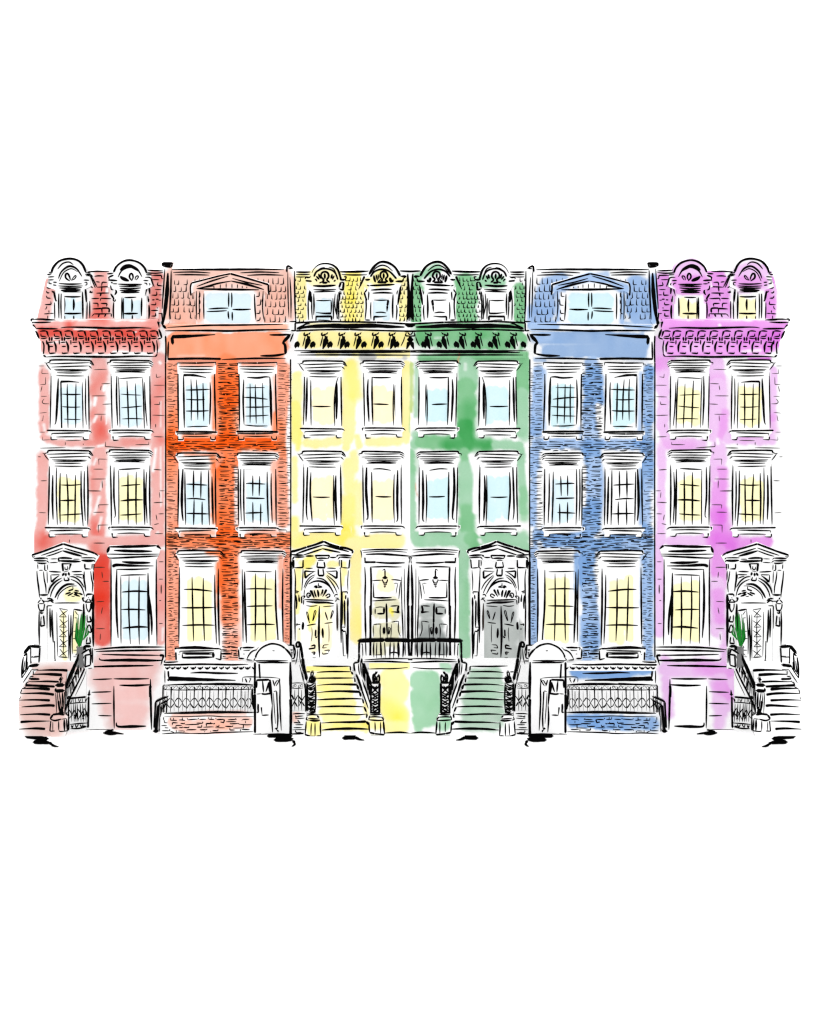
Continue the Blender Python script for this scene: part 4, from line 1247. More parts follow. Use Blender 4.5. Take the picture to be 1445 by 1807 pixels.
# ================================================================ houses with the shell dormers (yellow and green)
def house3(k, label, cols):
    hs = thing('town_house', label, 'house', 618, 1288, 0, 'painted town houses in the terrace'); wk = 'h%d' % k
    holes = [window(hs, k, typ, L, R, hy, sy, fr, ink, cols[i]) for i, (typ, L, R, hy, sy, fr, ink) in enumerate(W3)]
    holes += [(531, 1018, 593, 1166), (645, 985, 712, 1162)]
    w = MB(); w.prism([(513.5, 574), (723.75, 574), (723.75, 1290), (513.5, 1290)], 0, -8, wk=wk, step=2.4, holes=holes)
    if k == 4: w.ink('K', "t7 585,1048 578,1085 570,1130", .012, m=GREY) if False else None
    w.build('wall', hs)
    rs = slope(570, -.02, 478, -.8)
    r = MB(); r.gain = 1.1; r.prism([(514, 478), (723.75, 478), (723.75, 571), (514, 571)], rs, -1.1, wk=wk, step=2.4); r.rect(514, 512, 723.75, 571, -1.2, -8)
    r.ink('G', "t15 133,240 220,243 288,240; t10 133,268 220,268 282,265; t8 133,292 200,294 240,290; t18 597,238 750,238 912,230; t11 618,268 750,272 892,270; t16 1233,228 1340,234 1420,230; t13 1315,258 1325,500 1310,772; t13 1370,258 1355,500 1338,764; t9 1330,300 1345,600 1322,770; t8 1352,480 1362,620 1375,750; t9 1385,290 1440,288", add(rs, .02))
    slates(r, 523, 489, 540, 568, 11, 7.2, add(rs, .02), w=1.25, seed=31); slates(r, 604, 488, 639, 512, 3, 7.0, add(rs, .02), w=1.4, seed=32)
    slates(r, 601, 512, 641, 567, 7, 6.6, add(rs, .02), w=1.5, seed=33, keep=.97); slates(r, 704, 488, 719, 566, 10, 6.6, add(rs, .02), w=1.25, seed=34)
    r.build('roof', hs)
    tk = wk
    for n in (0, 1):
        d = MB(); F = .1
        o = (541, 504, 599, 569) if n == 0 else (643, 504, 704, 569)
        win = (556, 527, 587, 567) if n == 0 else (657, 527, 689, 567)
        d.prism([(o[0], o[1]), (o[2], o[1]), (o[2], o[3]), (o[0], o[3])], F, -1.4, holes=[win], wk='dw%d' % k, step=3)
        d.ink('G', """
T13 270,373 275,425 308,424; f8 308,400 308,424; t26 285,428 282,500 290,562; t12 322,468 325,600 322,700; t10 265,488 263,620 267,752; t9 303,498 300,620 308,742; t10 525,518 530,620 532,742; t11 575,478 568,620 570,742; t12 590,498 586,620 590,752; t15 590,438 594,500 592,552; t9 550,470 545,600 580,742""" if n == 0 else """
f13 885,543 858,462; t10 858,465 878,440 888,418; t11 870,468 880,600 868,746; T11 870,750 922,752; t9 930,558 926,650 930,742; t9 910,430 905,500 903,540; t17 1250,373 1232,480 1215,592; t14 1165,478 1160,600 1162,732; t10 1200,588 1206,650 1198,752; t9 1180,420 1172,460; t9 1215,400 1205,480""", F+.014)
        do = d.build('dormer', hs)
        key = 'dp%d_%d' % (k, n); pane_dabs(key, cols[4+n], *sorted((X(win[0]), X(win[2])))[:1], win[1]-8, sorted((X(win[0]), X(win[2])))[1], win[3]+2)
        p = MB(); p.rect(win[0]-1, win[1]-1, win[2]+1, win[3]+1, F-.07, F-.12, wk=key, step=2, sides=False)
        p.ink('G', "t9 348,542 430,545 502,541; t10 505,538 510,600 506,684; a15 510,680 430,680 345,670; f13 342,760 344,712; f15 344,714 515,712; f16 513,714 511,752; t19 368,752 440,762 512,764" if n == 0 else
              "t9 963,538 1040,541 1115,538; f17 1114,540 1104,600; a15 1104,600 1100,662; t10 978,672 1040,668 1092,676; f15 960,760 960,715; a14 960,715 1030,716 1102,709", F-.05)
        p.build('pane', do)
        a = MB(); cx = 573.5 if n == 0 else 675.5; top = 464.5 if n == 0 else 461.5
        pts = [(cx-33, 505), (cx-36, 494), (cx-26, 486)] + [(cx - 26.5*math.cos(math.pi*i/20), top + 26 - 26*math.sin(math.pi*i/20)) for i in range(21)] + [(cx+26, 486), (cx+36, 494), (cx+31, 505), (cx+22, 518), (cx-22, 518)]
        a.prism(pts, F+.14, -1.4, wk=tk, step=2.4)
        a.ink('G', """
z17 302,250 330,200 380,162 450,150 520,165 570,205 595,260 612,322; f13 325,290 345,245 380,220 430,205 500,215 550,250 578,322; t7 345,242 390,205 440,190; t7 480,188 530,205 560,250
f15 412,345 428,325 400,290 408,252 440,238 472,252 480,290 462,325 490,350; f17 412,354 465,355; f9 382,358 412,345; t17 437,255 440,285 440,314; t15 375,258 382,285 398,312; t15 350,283 362,300 382,322; t11 333,322 345,318 357,342; t15 518,263 512,290 505,312; t13 540,278 530,300 518,322; t13 552,322 545,335 532,340
t14 228,292 260,298 287,295; f11 230,300 236,314; f12 236,333 300,339; t15 598,320 630,324 664,320; T16 612,348 640,352 632,432 590,418; f15 610,350 592,405
t19 313,387 430,391 557,381; t11 318,428 440,430 562,425; t11 323,453 430,448 552,445""" if n == 0 else """
f18 912,265 950,200 1000,150 1050,132 1120,145 1190,195 1240,282; t10 938,252 980,200 1040,170 1100,182 1162,232; f14 925,290 970,235 1050,212 1130,238 1200,312
f15 1040,332 1052,322 1030,290 1035,252 1060,236 1092,245 1108,285 1085,318 1110,345; f17 1000,350 1095,350; f8 1002,345 1035,320; t17 1063,252 1066,290 1062,312; t20 960,275 966,310 978,352; t15 985,268 992,300 1000,332; t9 1005,262 1010,290 1014,320; t24 1130,298 1140,330 1155,352; t16 1152,318 1140,340 1130,350; t10 1165,320 1162,350
a17 862,285 835,345 798,424; t15 868,320 890,324 922,319; t10 640,292 668,292 655,318; T14 1243,286 1302,284 1275,308; T16 1275,308 1268,340 1192,340
t17 918,385 1050,380 1182,373; t15 928,433 1050,425 1152,425; t14 947,466 1050,460 1162,465; t8 886,380 915,390""", F+.154)
        a.build('arched_pediment', do)
    cd = slope(569, .45, 634, .18)
    c = MB(); c.prism([(517, 570), (723.75, 570), (723.75, 632), (520, 632)], cd, -.1, wk=wk, step=2.4)
    c.ink('G2', """
f13 105,62 400,48 700,50 1000,55; f13 1000,55 1300,70 1430,78; t38 115,130 250,104 500,94 700,98 950,92 1150,103 1312,108; t14 118,120 180,95 220,74 265,72; f12 108,150 400,138 700,135; f12 700,135 1000,145 1440,155; f30 1335,92 1420,86; f12 100,60 98,155
t14 88,370 700,372 1300,368 1392,372; t20 158,390 700,385 1388,385; t14 122,418 600,416 1392,420; t8 1300,380 1400,382; f22 130,126 180,112""", add(cd, .03))
    co = c.build('cornice', hs)
    for i, x in enumerate((190, 385, 578, 755, 950, 1135)):
        b = MB(); q = lambda u, v: (505+u/6.283, 560+v/6.283)
        bd = add(cd, .12)
        b.prism([q(x-2, 190), q(x+62, 175), q(x+88, 230), q(x+60, 300), q(x+22, 350), q(x+5, 320), q(x+20, 230)], bd, -.1, wk=wk, step=2.4)
        b.ink('G2', "T12 %d,168 %d,196; f13 %d,198 %d,198 %d,184; a12 %d,190 %d,165; f42 %d,215 %d,235; a46 %d,232 %d,285 %d,352; t9 %d,208 %d,260 %d,322" % (x+14, x+2, x+2, x+28, x+54, x+58, x+78, x+50, x+64, x+62, x+45, x+20, x+20, x+8, x-8), add(bd, .03))
        b.build('bracket', co)
    for x in (100, 275, 465, 655, 842, 1032, 1205):
        c2 = MB(); q = lambda u, v: (505+u/6.283, 560+v/6.283); bd = add(cd, .1)
        c2.prism([q(x-5, 345), q(x+2, 280), q(x+50, 262), q(x+52, 345)], bd, -.1, wk=wk, step=2.4)
        c2.ink('G2', "f26 %d,335 %d,300 %d,276; f26 %d,276 %d,282; a24 %d,282 %d,335; a26 %d,285 %d,330" % (x+2, x+8, x+16, x+16, x+38, x+38, x+34, x+18, x+20), add(bd, .03))
        c2.build('bracket', co)
    c3 = MB(); q = lambda u, v: (505+u/6.283, 560+v/6.283)
    c3.prism([q(1330, 200), q(1374, 170), q(1374, 350), q(1335, 350)], add(cd, .12), -.1, wk=wk, step=2.4)
    c3.ink('G2', "T11 1332,165 1320,205 1374,208; t10 1345,165 1374,200; f46 1368,225 1368,270; a36 1362,270 1350,310 1334,352; t9 1315,210 1300,260 1272,318", add(cd, .15)); c3.build('bracket', co)
    # ---------------- arched entrance
    e = MB(); ed = .3; ek = 't%d' % k
    ax, ay, rx, ry = 562, 1052, 30, 33
    arcl = [(ax - rx*math.cos(math.pi*i/16), ay - ry*math.sin(math.pi*i/16)) for i in range(17)]
    e.prism([(518, 984), (617, 984), (617, 1163), (600, 1163), (600, 1060), (ax+rx, ay+6)] + arcl[::-1] + [(ax-rx, ay+6), (ax-rx, 1060), (532, 1060), (532, 1163), (520, 1163)], ed, -.05, wk=ek, step=2.4)
    e.ink('J1', """
t14 378,640 450,645 522,640; t14 803,640 900,642 977,650; f24 362,695 375,838; a22 375,838 440,775 545,710; z22 572,705 480,706 364,696; f24 995,700 992,842; a26 990,845 900,780 802,724; z14 778,702 880,702 995,694
t18 160,655 178,800 178,1000 165,1445; t13 330,640 322,850 303,1085; t15 162,1080 252,1104; t12 180,1120 235,1125; t15 245,1155 250,1230 254,1305; T15 305,1190 372,1190 332,1242; f17 300,1200 303,1330; t12 345,1255 340,1300 334,1362
t17 1060,640 1070,900 1080,1130 1070,1445; t11 1220,680 1205,900 1210,1082; T15 1090,1106 1202,1104 1195,1150; t20 1170,1165 1165,1210 1163,1252; f13 945,1200 966,1158 1012,1165; T13 960,1225 1035,1230; T11 975,1285 1000,1245 1050,1265
t15 345,1030 400,900 480,810 572,768; t13 365,1045 420,930 480,860 552,805; t25 435,955 540,905 650,895 760,930 860,1010 938,1152; t17 595,835 720,860 820,940 872,1012; t15 798,778 900,860 980,950 1037,1062; t15 788,798 880,910 950,1020 1002,1138; t8 350,1182 352,1120 362,1058
t21 192,1170 200,1300 198,1445; t24 1145,1270 1140,1445; t26 1210,1210 1205,1445; f15 1095,1100 1100,1400""", ed+.014)
    e.ink('J2', """
t20 165,-20 170,400 175,850; t20 200,-20 205,100 203,215; t25 250,-20 256,85; t34 312,490 330,500 320,628; t9 345,488 338,620; T13 203,500 235,525 278,516; f20 208,512 208,545; f20 255,600 262,622
t28 1075,-20 1075,400 1077,885; t16 1100,-20 1105,300 1095,545; t25 1145,45 1145,300 1152,582; f17 1098,615 1118,658 1160,650; t20 1163,650 1180,800 1186,1105; T13 1106,660 1120,1138 1172,1138; t30 1205,20 1208,600 1206,1195; T10 1095,580 1125,570 1150,590; t13 1103,1216 1230,1212 1352,1194""", ed+.014)
    e.ink('J2', "t30 995,105 1002,400 1010,650; t12 985,300 990,640", .08, m=GREY)
    eo = e.build('door_surround', hs)
    pd = MB(); pdd = .5
    pd.prism([(514, 974), (572, 955), (625, 973), (621, 981), (616, 988), (516, 988)], pdd, -.02, wk=ek, step=2.4)
    pd.ink('J1', """
f30 95,312 180,300 400,228; f30 400,228 570,178 738,116; f30 738,116 870,180 1050,230; f30 1050,230 1200,256 1308,300; T24 1312,298 1290,352; t27 190,362 450,270 727,184; t30 715,184 900,228 1100,280 1235,320; t22 328,386 500,330 718,258; t27 705,256 850,290 1064,332; f26 92,318 85,425; t26 97,372 200,382 342,385
f17 148,418 128,470; t24 140,420 250,424 362,418; t26 376,405 450,402 540,402; t18 855,428 920,432 982,426; f22 985,412 1020,383; t26 1010,382 1150,386 1282,400; t20 1036,424 1150,428 1282,440; a16 1050,425 1030,445 1010,470; t20 560,394 600,394""", pdd+.014)
    pd.build('pediment', eo)
    for x0, x1, ink in ((519, 535, "T15 150,460 155,632; f15 140,470 145,625; T22 158,632 328,628 332,448; t11 122,652 152,612; t10 125,640 122,400"), (602, 618, "f18 1082,460 1085,628; t15 1095,628 1230,640; f18 1230,640 1245,470; t12 1045,470 1038,540 1042,602; t12 1045,650 1085,625")):
        c = MB(); c.rect(x0, 987, x1, 1002, ed+.08, ed-.02, wk=ek, step=2.4); c.ink('J1', ink, ed+.094); c.build('capital', eo)
    kk = MB(); kk.prism([(557, 980), (581, 980), (577, 988), (573, 990), (574, 1003), (571, 1017), (561, 1017), (560, 1003), (560, 988)], pdd+.04, ed-.02, wk=ek, step=2.4)
    kk.ink('J1', "f22 575,394 850,392; f14 852,394 818,456; T13 568,385 600,455; t24 592,452 700,445 815,450; t13 618,492 680,484 737,492; f15 620,518 600,620; f26 602,624 762,632; f18 742,518 760,625; f20 628,656 630,780; f27 630,786 735,786; f16 720,658 738,780", pdd+.054)
    kk.build('keystone', eo)
    fk = 'f%d' % k
    fz = MB(); fz.gain = 1.12; fz.prism(arcl + [(ax+rx, ay+8), (ax-rx, ay+8)], -.06, -.12, wk=fk, step=2.4)
    fz.ink('J1', """
f34 562,1015 620,1012; f24 545,1012 600,985; f16 620,985 705,1010; f12 625,1025 705,1012; t10 630,932 632,990; a32 472,1072 505,1140 548,1232; a14 500,1075 530,1150 560,1220; t24 545,1068 560,1130 590,1215; t30 612,1065 628,1130 634,1210; a18 718,1055 700,1110 668,1178; t9 730,1060 712,1130 690,1180; a32 790,1055 760,1120 712,1202; t10 775,1060 740,1130
f16 460,1205 425,1215 405,1185 412,1140 450,1130 475,1165 480,1200; f16 430,1215 455,1190 440,1165; f16 790,1222 850,1195 852,1155 820,1150 770,1185; f13 770,1190 800,1165""", -.04)
    fz.build('fanlight', eo)
    dk = 'dr%d' % k
    wash_shift = None
    ln = MB(); ln.rect(533, 1058, 591, 1066, .12, -.1, wk=dk, step=2.4)
    ln.ink('J1', "t21 355,1255 650,1265 925,1272; t32 395,1295 600,1312 800,1315 938,1340", .134); ln.build('lintel', eo)
    dr = MB(); dr.gain = 1.18; dr.rect(531, 1062, 601, 1166, -.02, -.12, wk=dk, step=2.4)
    dr.ink('J2', """
t14 392,152 500,165 615,148; t11 715,175 830,165 942,158; t32 650,155 642,500 640,800 654,1170; f9 460,495 425,400 398,300 408,270 432,330 450,450; f10 515,450 530,380 555,262 578,250 578,300 525,450; t18 762,272 785,350 814,440; f10 868,405 895,280 918,245 918,300 872,412; t17 398,548 500,525 590,512; t14 748,500 830,492 914,479; t8 500,578 508,700 493,855; t8 833,518 840,700 836,875
T22 480,948 562,922 562,1000; f22 440,1003 560,985; T18 495,1070 565,1062 552,1122; f16 520,1095 555,1105; T11 832,918 735,925 712,985 795,975; T12 745,1035 850,1022 825,1072; T14 715,1068 714,1105 828,1092; t12 515,1173 550,1180 582,1174; t16 592,1184 700,1195 806,1190""", .0)
    do = dr.build('door', eo.parent)
    hh = MB(); hh.ink('J2', "f22 578,628 572,755; a18 572,762 590,785 608,745; t32 712,595 715,700 723,790", .03, thick=.045); hh.build('door_handle', do)
    # ---------------- balcony door below the lantern
    ck = 'dc%d' % k
    m = MB(); m.ring(638, 968, 723.75, 1163, 654, 1001, 710, 1162, .12, -.1)
    m.ink('J4', """
t26 243,595 258,900 250,1300 246,1720; f30 382,615 392,900 390,1300 388,1720; t24 368,600 390,600 700,590 900,596 1100,597; t25 1170,635 1175,1100 1177,1720; t14 1100,815 1095,1200 1112,1720; f20 245,350 252,480; f32 240,487 500,486; t32 480,486 800,508 1192,500""", .134)
    m.ink('J5', "t28 290,-20 298,400 308,720; t16 300,700 305,900 312,1055; f32 402,-20 404,600 400,1128; t21 1070,-20 1090,400 1098,700; t15 1140,-20 1142,700; t15 1147,700 1143,1045; t30 1100,730 1106,880 1092,1085; t11 235,790 240,950 246,1122; f9 215,790 235,830", .134)
    mo = m.build('balcony_door_frame', hs)
    en = MB(); en.prism([(636, 971), (723.75, 969), (723.75, 984), (643, 984)], .3, -.02)
    en.ink('J4', "t24 180,216 500,195 900,190 1250,202; a16 148,210 165,280 174,385; t16 205,262 600,235 900,230 1225,258; t34 265,308 600,297 900,315 1305,348", .314)
    en.build('balcony_door_hood', mo)
    co = MB(); co.prism([(714, 986), (723.75, 982), (723.75, 1163), (716, 1163)], .3, -.02)
    co.ink('J4', "f15 1268,368 1284,430; t14 1284,430 1268,520; t42 1268,535 1258,800 1245,1300 1240,1740", .314)
    co.ink('J5', "f40 1208,-30 1208,690; f34 1212,690 1225,1000 1245,1110", .314)
    co.build('half_column', mo)
    pn = MB(); pn.gain = 1.12; pn.rect(653, 1000, 711, 1163, -.02, -.1, wk=ck, step=2.2)
    pn.ink('J4', """
t15 418,913 540,908 642,904; t21 858,893 960,895 1087,914; a22 452,1310 448,1100 456,968; t30 444,1305 600,1312 872,1308; t16 1078,930 1055,1100 1032,1342; t8 915,975 1010,975; t9 1012,975 990,1080 966,1228; t21 416,1385 700,1367 980,1358""", -.005)
    po = pn.build('balcony_door', mo)
    lf = MB(); lf.gain = 1.08; lf.rect(656, 1062, 707, 1163, .03, -.015, wk=ck, step=2.2)
    lf.ink('J4', "t32 742,1440 748,1600 745,1720; t12 490,1540 600,1525 712,1535; f36 690,1545 690,1670; t32 530,1682 620,1680 705,1680; t20 840,1506 940,1500 1020,1495; f36 1030,1495 1008,1600 1040,1660; a30 1040,1655 940,1640 855,1640; t18 485,1560 485,1690", .044)
    lf.ink('J5', """
f26 746,-10 752,350; a26 752,350 755,500 762,680; T13 468,386 560,376 630,376; t14 630,376 610,500 618,680; t9 463,395 468,500 472,645; T13 852,336 940,318 1005,316; t15 1005,316 998,500 1042,640; t9 850,378 850,480 836,690; t21 478,765 470,900 478,1090; t14 540,775 535,950 532,1105; t30 618,755 625,900 635,1095; t17 703,765 712,900 720,1095; t24 825,765 818,950 816,1130; t21 903,775 905,900 893,1105; t42 992,750 1000,900 1006,1098; T20 490,1058 495,1045 640,1030; f20 830,992 910,975 1005,1000""", .044)
    lo = lf.build('door_leaf', mo)
    for nm, ik in (('door_handle', "f42 694,448 692,585"), ('door_handle', "T16 785,448 828,462 800,590 785,592 785,448")):
        hh = MB(); hh.ink('J5', ik, .09, thick=.05); hh.build(nm, mo)
    return hs
# ================================================================ stoops
def stoop_side(k, label):
    sk = 's%d' % k
    t = thing('entrance_stoop', label, 'stoop', 90, 1296, 1.6, 'front stoops')
    # step nosings: y, x left, x right, stroke
    ys = [1182.3, 1190, 1198.5, 1203, 1210, 1215.8, 1225, 1235.6, 1247, 1261.5, 1274, 1287]
    xl = [54, 57, 50, 49, 43, 38, 36, 34, 34, 34, 34, 33]
    m = MB(); n = len(ys)
    m.prism([(55, 1168), (150, 1168), (150, 1184), (56, 1184)], .45, -.02, wk=sk, step=2.4)
    for i in range(n):
        d = .5 + i*.19; yb = (ys[i+1] + 3) if i < n-1 else G0 + 4.5*d
        m.prism([(xl[i]-1, ys[i]), (118 - i*1.2, ys[i]), (118 - i*1.2, yb), (xl[i]-1, yb)], d, .2, wk=sk, step=2.4)
    ink = ["z32 375,125 600,118 800,120 908,128", "f9 322,138 325,205; z38 318,193 560,190 815,203", "f16 262,250 265,280; t12 262,240 290,230 330,228; f26 270,270 425,274", "z24 240,300 290,318 560,312 760,322",
           "T14 250,322 212,330 188,385; f28 190,378 420,388 690,400", "f9 200,402 135,440; z34 130,434 380,432 610,448", "f10 125,450 105,515; z32 105,520 400,514 560,522 680,540", "t5 110,570 84,620; z28 82,632 350,626 610,636", "z32 125,746 400,730 600,720 690,730",
           "z28 98,880 400,868 615,880", "a28 102,1004 300,992 606,988", "z30 80,1125 350,1112 528,1122"]
    for i, s in enumerate(ink): m.ink('C3', s, .5 + i*.19 + .02)
    m.build('steps', t)
    # sloping flank wall on the house side
    sd = lambda x, y: lerp(.5, 2.5, min(1, max(0, (y-1165)/(1290-1165))))
    sd = lambda x, y: .42
    f = MB(); f.prism([(149, 1172), (152, 1178), (152, 1290), (110, 1290), (112, 1250), (126, 1220)], sd, 0, wk=None)
    f.ink('C3', "t7 1222,130 1190,230 1130,360 1038,555; t7 905,830 870,890; t7 1255,98 1330,85", add(sd, .03)); f.build('flank_wall', t)
    r = MB()
    rd = lambda x, y: lerp(.5, 2.45, min(1, max(0, (141-x)/35)))
    r.ink('C3', "f46 1040,10 940,240 862,440; f24 1195,95 1100,300 950,585; f26 950,585 890,720 835,875; t16 1130,15 1000,270 898,445", rd, thick=.05, m=IRON)
    r.ink('C2', "f46 1100,893 1215,898; f46 1095,900 960,1150 845,1440; t26 900,1445 1000,1270 1100,1080", rd, thick=.05, m=IRON)
    ro = r.build('railing', t)
    each('baluster', ro, 'C3', "f13 1170,20 1172,95; t14 1118,60 1125,110 1132,165; t15 1080,140 1085,200 1092,262; t13 1035,190 1045,260 1052,335; t13 975,210 985,330 1002,500; t13 945,320 950,430 962,545; t14 990,300 1005,370 1025,445; t10 905,400 900,470 905,560; t12 880,450 865,520 870,740", rd, .03)
    each('baluster', ro, 'C2', "t22 1000,1190 1030,1290 1030,1410; t15 1060,1110 1075,1200 1085,1290; t14 970,1290 985,1370 985,1445; t16 930,1370 950,1445 930,1440", rd, .03)
    p = MB()
    p.ink('C2', "f24 1112,905 1112,985; t30 1040,1045 1120,990 1198,950; f24 1105,1075 1215,1055; f26 1118,1085 1108,1310; f16 1216,930 1222,1060; f22 1222,1060 1214,1262; f22 1110,1300 1212,1268; f18 1190,960 1220,1050", .75, thick=.05, m=IRON); p.build('railing_post', ro)
    # newel post
    nw = MB(); nd = 2.3
    nw.prism([(98, 1220), (113, 1219), (113, 1262), (99, 1262)], nd, nd-.35, wk=sk, step=2.4)
    nw.ink('C3', "t10 703,490 712,650 722,852; t11 733,500 745,650 768,822; t15 765,498 785,640 802,782; t24 818,498 826,640 832,785; t11 848,488 860,600 876,745; f26 750,642 765,760 790,850; f56 765,850 825,845; a54 800,880 808,800 812,740", nd+.02)
    no = nw.build('newel_post', t)
    cp = MB(); cp.prism([(97, 1207), (114, 1206), (114, 1221), (96, 1222)], nd+.06, nd-.4, wk=sk, step=2.4)
    cp.ink('C3', "f46 708,378 846,372; f44 702,478 846,468; f18 690,468 712,430", nd+.08); cp.build('newel_cap', no)
    fb = MB(); fb.ink('C3', "f50 782,262 786,300; a26 786,310 782,345", nd+.02, thick=.12, m=IRON); fb.build('finial', no)
    pd = MB(); pg = G0 + 4.5*2.75
    pd.prism([(88, 1270), (95, 1260), (112, 1262), (119, 1267), (118, 1290), (114, pg), (90, pg), (88, 1290)], 2.75, 2.1, wk=sk, step=2.4)
    pd.ink('C3', "f24 850,880 750,868 655,878; f24 655,880 612,948; t22 606,950 690,978 802,952; t8 800,956 892,944; f14 622,985 606,1160; t8 656,998 655,1152; t13 755,985 756,1145; t26 850,960 855,1152; t18 888,945 900,1152; t12 604,1160 690,1155; f12 760,1150 785,1164 860,1158 900,1152; t8 880,860 905,830", 2.77)
    pd.build('pedestal', t)
    # short far railing
    fr = MB(); fd = .9
    fr.ink('C2', "f46 45,893 225,908; f46 -2,935 45,890; f20 46,925 46,1235; f22 222,930 205,1210; t20 58,1112 212,1098; f48 10,1285 190,1262; a14 60,1110 90,1085", fd, thick=.05, m=IRON)
    fr.ink('C3', "t17 142,-30 132,100 132,250; t17 180,-40 165,80 150,185; f20 222,-20 216,125; f14 128,258 215,130 250,62; f13 145,190 190,110", fd, thick=.05, m=IRON)
    fr.ink('C', "f22 155,925 105,985; t14 98,1015 88,1090 84,1190; t12 128,985 120,1090 112,1140; t12 100,1010 130,985", fd, thick=.05, m=IRON)
    fr.build('railing', t)
    st = MB(); st.prism([(56, 1181), (66, 1181), (48, 1205), (36, 1216), (34, 1212)], .55, .0)
    st.ink('C3', "t12 148,335 215,235 298,108; t12 296,108 340,118 410,110", .57); st.build('stringer', t)
    return t
def stoop_mid(k, label):
    sk = 's%d' % k; nk = 'n%d' % k
    t = thing('entrance_stoop', label, 'stoop', 595, 1298, 1.4, 'front stoops')
    ys = [1175.5, 1185.8, 1197, 1208.6, 1220.8, 1233.6, 1247.3, 1260.2, 1274.8, 1287]
    xr = [618, 621, 625.5, 630, 636, 640.5, 643, 648.5, 647, 651]
    m = MB(); n = len(ys)
    m.prism([(530, 1163), (633, 1163), (633, 1177), (530, 1177)], .45, -.02)
    for i in range(n):
        d = .5 + i*.2; yb = (ys[i+1]+2.5) if i < n-1 else G0 + 4.5*d
        x0 = 538 if i < 2 else 552
        m.prism([(x0, ys[i]), (xr[i]+3, ys[i]), (xr[i]+3, yb), (x0, yb)], d, .2, wk=sk, step=2.4)
    ink = ["t13 240,67 450,72 675,70; f11 676,70 680,122", "t12 288,141 450,132 690,134; f16 690,136 706,164; t8 170,135 215,136", "t12 265,210 450,208 728,207; f12 728,208 732,256", "z17 293,291 450,280 600,280 752,284; f17 755,286 770,338", "z20 286,376 450,362 600,360 790,368; f18 788,370 798,420",
           "t15 284,459 500,450 700,446 820,450; f14 820,452 830,500", "t14 290,543 500,535 700,536 838,542; f14 838,542 862,597", "t13 302,628 500,624 750,632 872,624; f13 872,626 864,668", "z20 338,728 500,720 700,718 860,712; f19 862,712 895,750", "t20 345,810 500,798 700,793 890,800"]
    for i, s in enumerate(ink): m.ink('J3', s, .5+i*.2+.02)
    m.build('steps', t)
    sd = lambda x, y: lerp(.5, 2.4, min(1, max(0, (y-1165)/(1285-1165))))
    f = MB(); f.prism([(624, 1169), (633, 1168), (640, 1195), (655, 1245), (655, 1284), (648, 1258), (636, 1212)], sd, 0, wk=sk, step=2.4)
    f.ink('J3', "T12 722,130 716,35 770,28; t13 738,165 800,320 885,560; t9 750,160 790,260 820,350; f14 765,-5 772,30; t9 770,40 775,110 785,170", add(sd, .03)); f.build('stringer', t)
    rd = lambda x, y: lerp(.6, 2.3, min(1, max(0, (x-633)/22)))
    r = MB(); r.ink('J3', "f24 806,-8 860,130 920,290; t15 775,150 850,330 912,525", rd, thick=.05, m=IRON)
    ro = r.build('railing', t)
    each('baluster', ro, 'J3', "t11 795,10 800,110 805,205; t15 818,50 822,130 826,215; t12 840,100 845,190 850,250; t9 835,80 838,160 840,240; t16 868,150 872,240 880,350; t18 888,230 892,310 902,410; t10 905,290 908,380 912,480", rd, .03)
    l = MB(); ld = lambda x, y: lerp(.6, 2.3, min(1, max(0, (y-1138)/62)))
    l.ink('F1', "f28 880,45 932,25; f28 880,45 884,118; f26 890,118 930,105; f26 930,30 932,105; f36 938,35 965,160 985,300; f40 985,300 1005,430 1055,665; t13 905,140 895,280 868,405; t10 935,150 940,300 1000,560; t11 935,410 970,560 1000,700; t8 1000,480 990,560 1010,680", ld, thick=.05, m=IRON)
    l.ink('F1', "f17 1030,735 1035,950 1040,1195; t10 1008,690 1030,850; t12 1055,740 1058,950 1062,1180", 2.25, thick=.04, m=IRON)
    l.ink('F1', "t13 830,75 850,95; f14 842,85 868,190 850,300; t13 845,300 828,312; T12 805,350 870,348; T12 820,385 870,405 892,300", .6, thick=.04, m=IRON)
    l.build('railing', t)
    for side in (0, 1):
        nd = 2.4; nw = MB()
        if side == 0:
            nw.ink('J3', """
t14 172,265 170,420 174,590; f10 184,275 182,590; t16 268,262 275,430 270,600
t13 180,285 215,295 262,268; t12 178,300 225,318 270,285; f13 182,328 230,335 275,328; t13 178,325 220,345 250,330; t12 250,300 262,345 215,382; t12 185,385 215,398 268,368; t14 190,395 235,410 265,395; t11 185,365 220,385 262,405; t13 180,425 220,440 268,415; t12 182,440 230,455 275,455; f13 178,462 275,460; t13 185,470 225,490 265,468; t12 182,490 230,505 272,480; t13 180,515 225,530 268,505; f12 178,515 275,512; t13 185,545 220,565 268,540; t12 185,560 230,580 270,560; t13 190,580 230,540 270,520; t12 200,600 240,570 270,575; f24 212,610 265,600; f16 255,560 268,610; t10 200,420 240,380 262,350; t10 200,520 240,490 262,470""", nd, thick=.04, m=IRON)
        else:
            nw.ink('J3', """
f19 922,285 914,450 916,612; f24 1016,270 1012,450 1012,615; t12 922,300 965,330 1005,300; t14 920,310 960,340 1005,385; t14 1008,310 960,350 918,385; t13 935,300 965,320 985,295; t13 918,365 960,395 1010,368; t15 915,390 960,415 1008,450; t15 1010,395 960,425 918,455; t14 920,430 960,450 1010,430; t13 915,455 960,480 1008,515; t14 1010,460 960,490 918,520; t14 920,495 965,515 1008,490; t13 918,520 960,545 1005,575; t14 1008,525 965,555 920,590; f12 920,555 1010,545; t13 930,580 970,590 1008,555; t13 940,600 980,580 1000,570; f28 912,612 1012,618""", nd, thick=.04, m=IRON)
        core = [(542, 1206), (555, 1206), (556, 1258), (542, 1258)] if side == 0 else [(656, 1207), (668, 1207), (669, 1258), (655, 1258)]
        nw.prism(core, nd-.06, nd-.3)
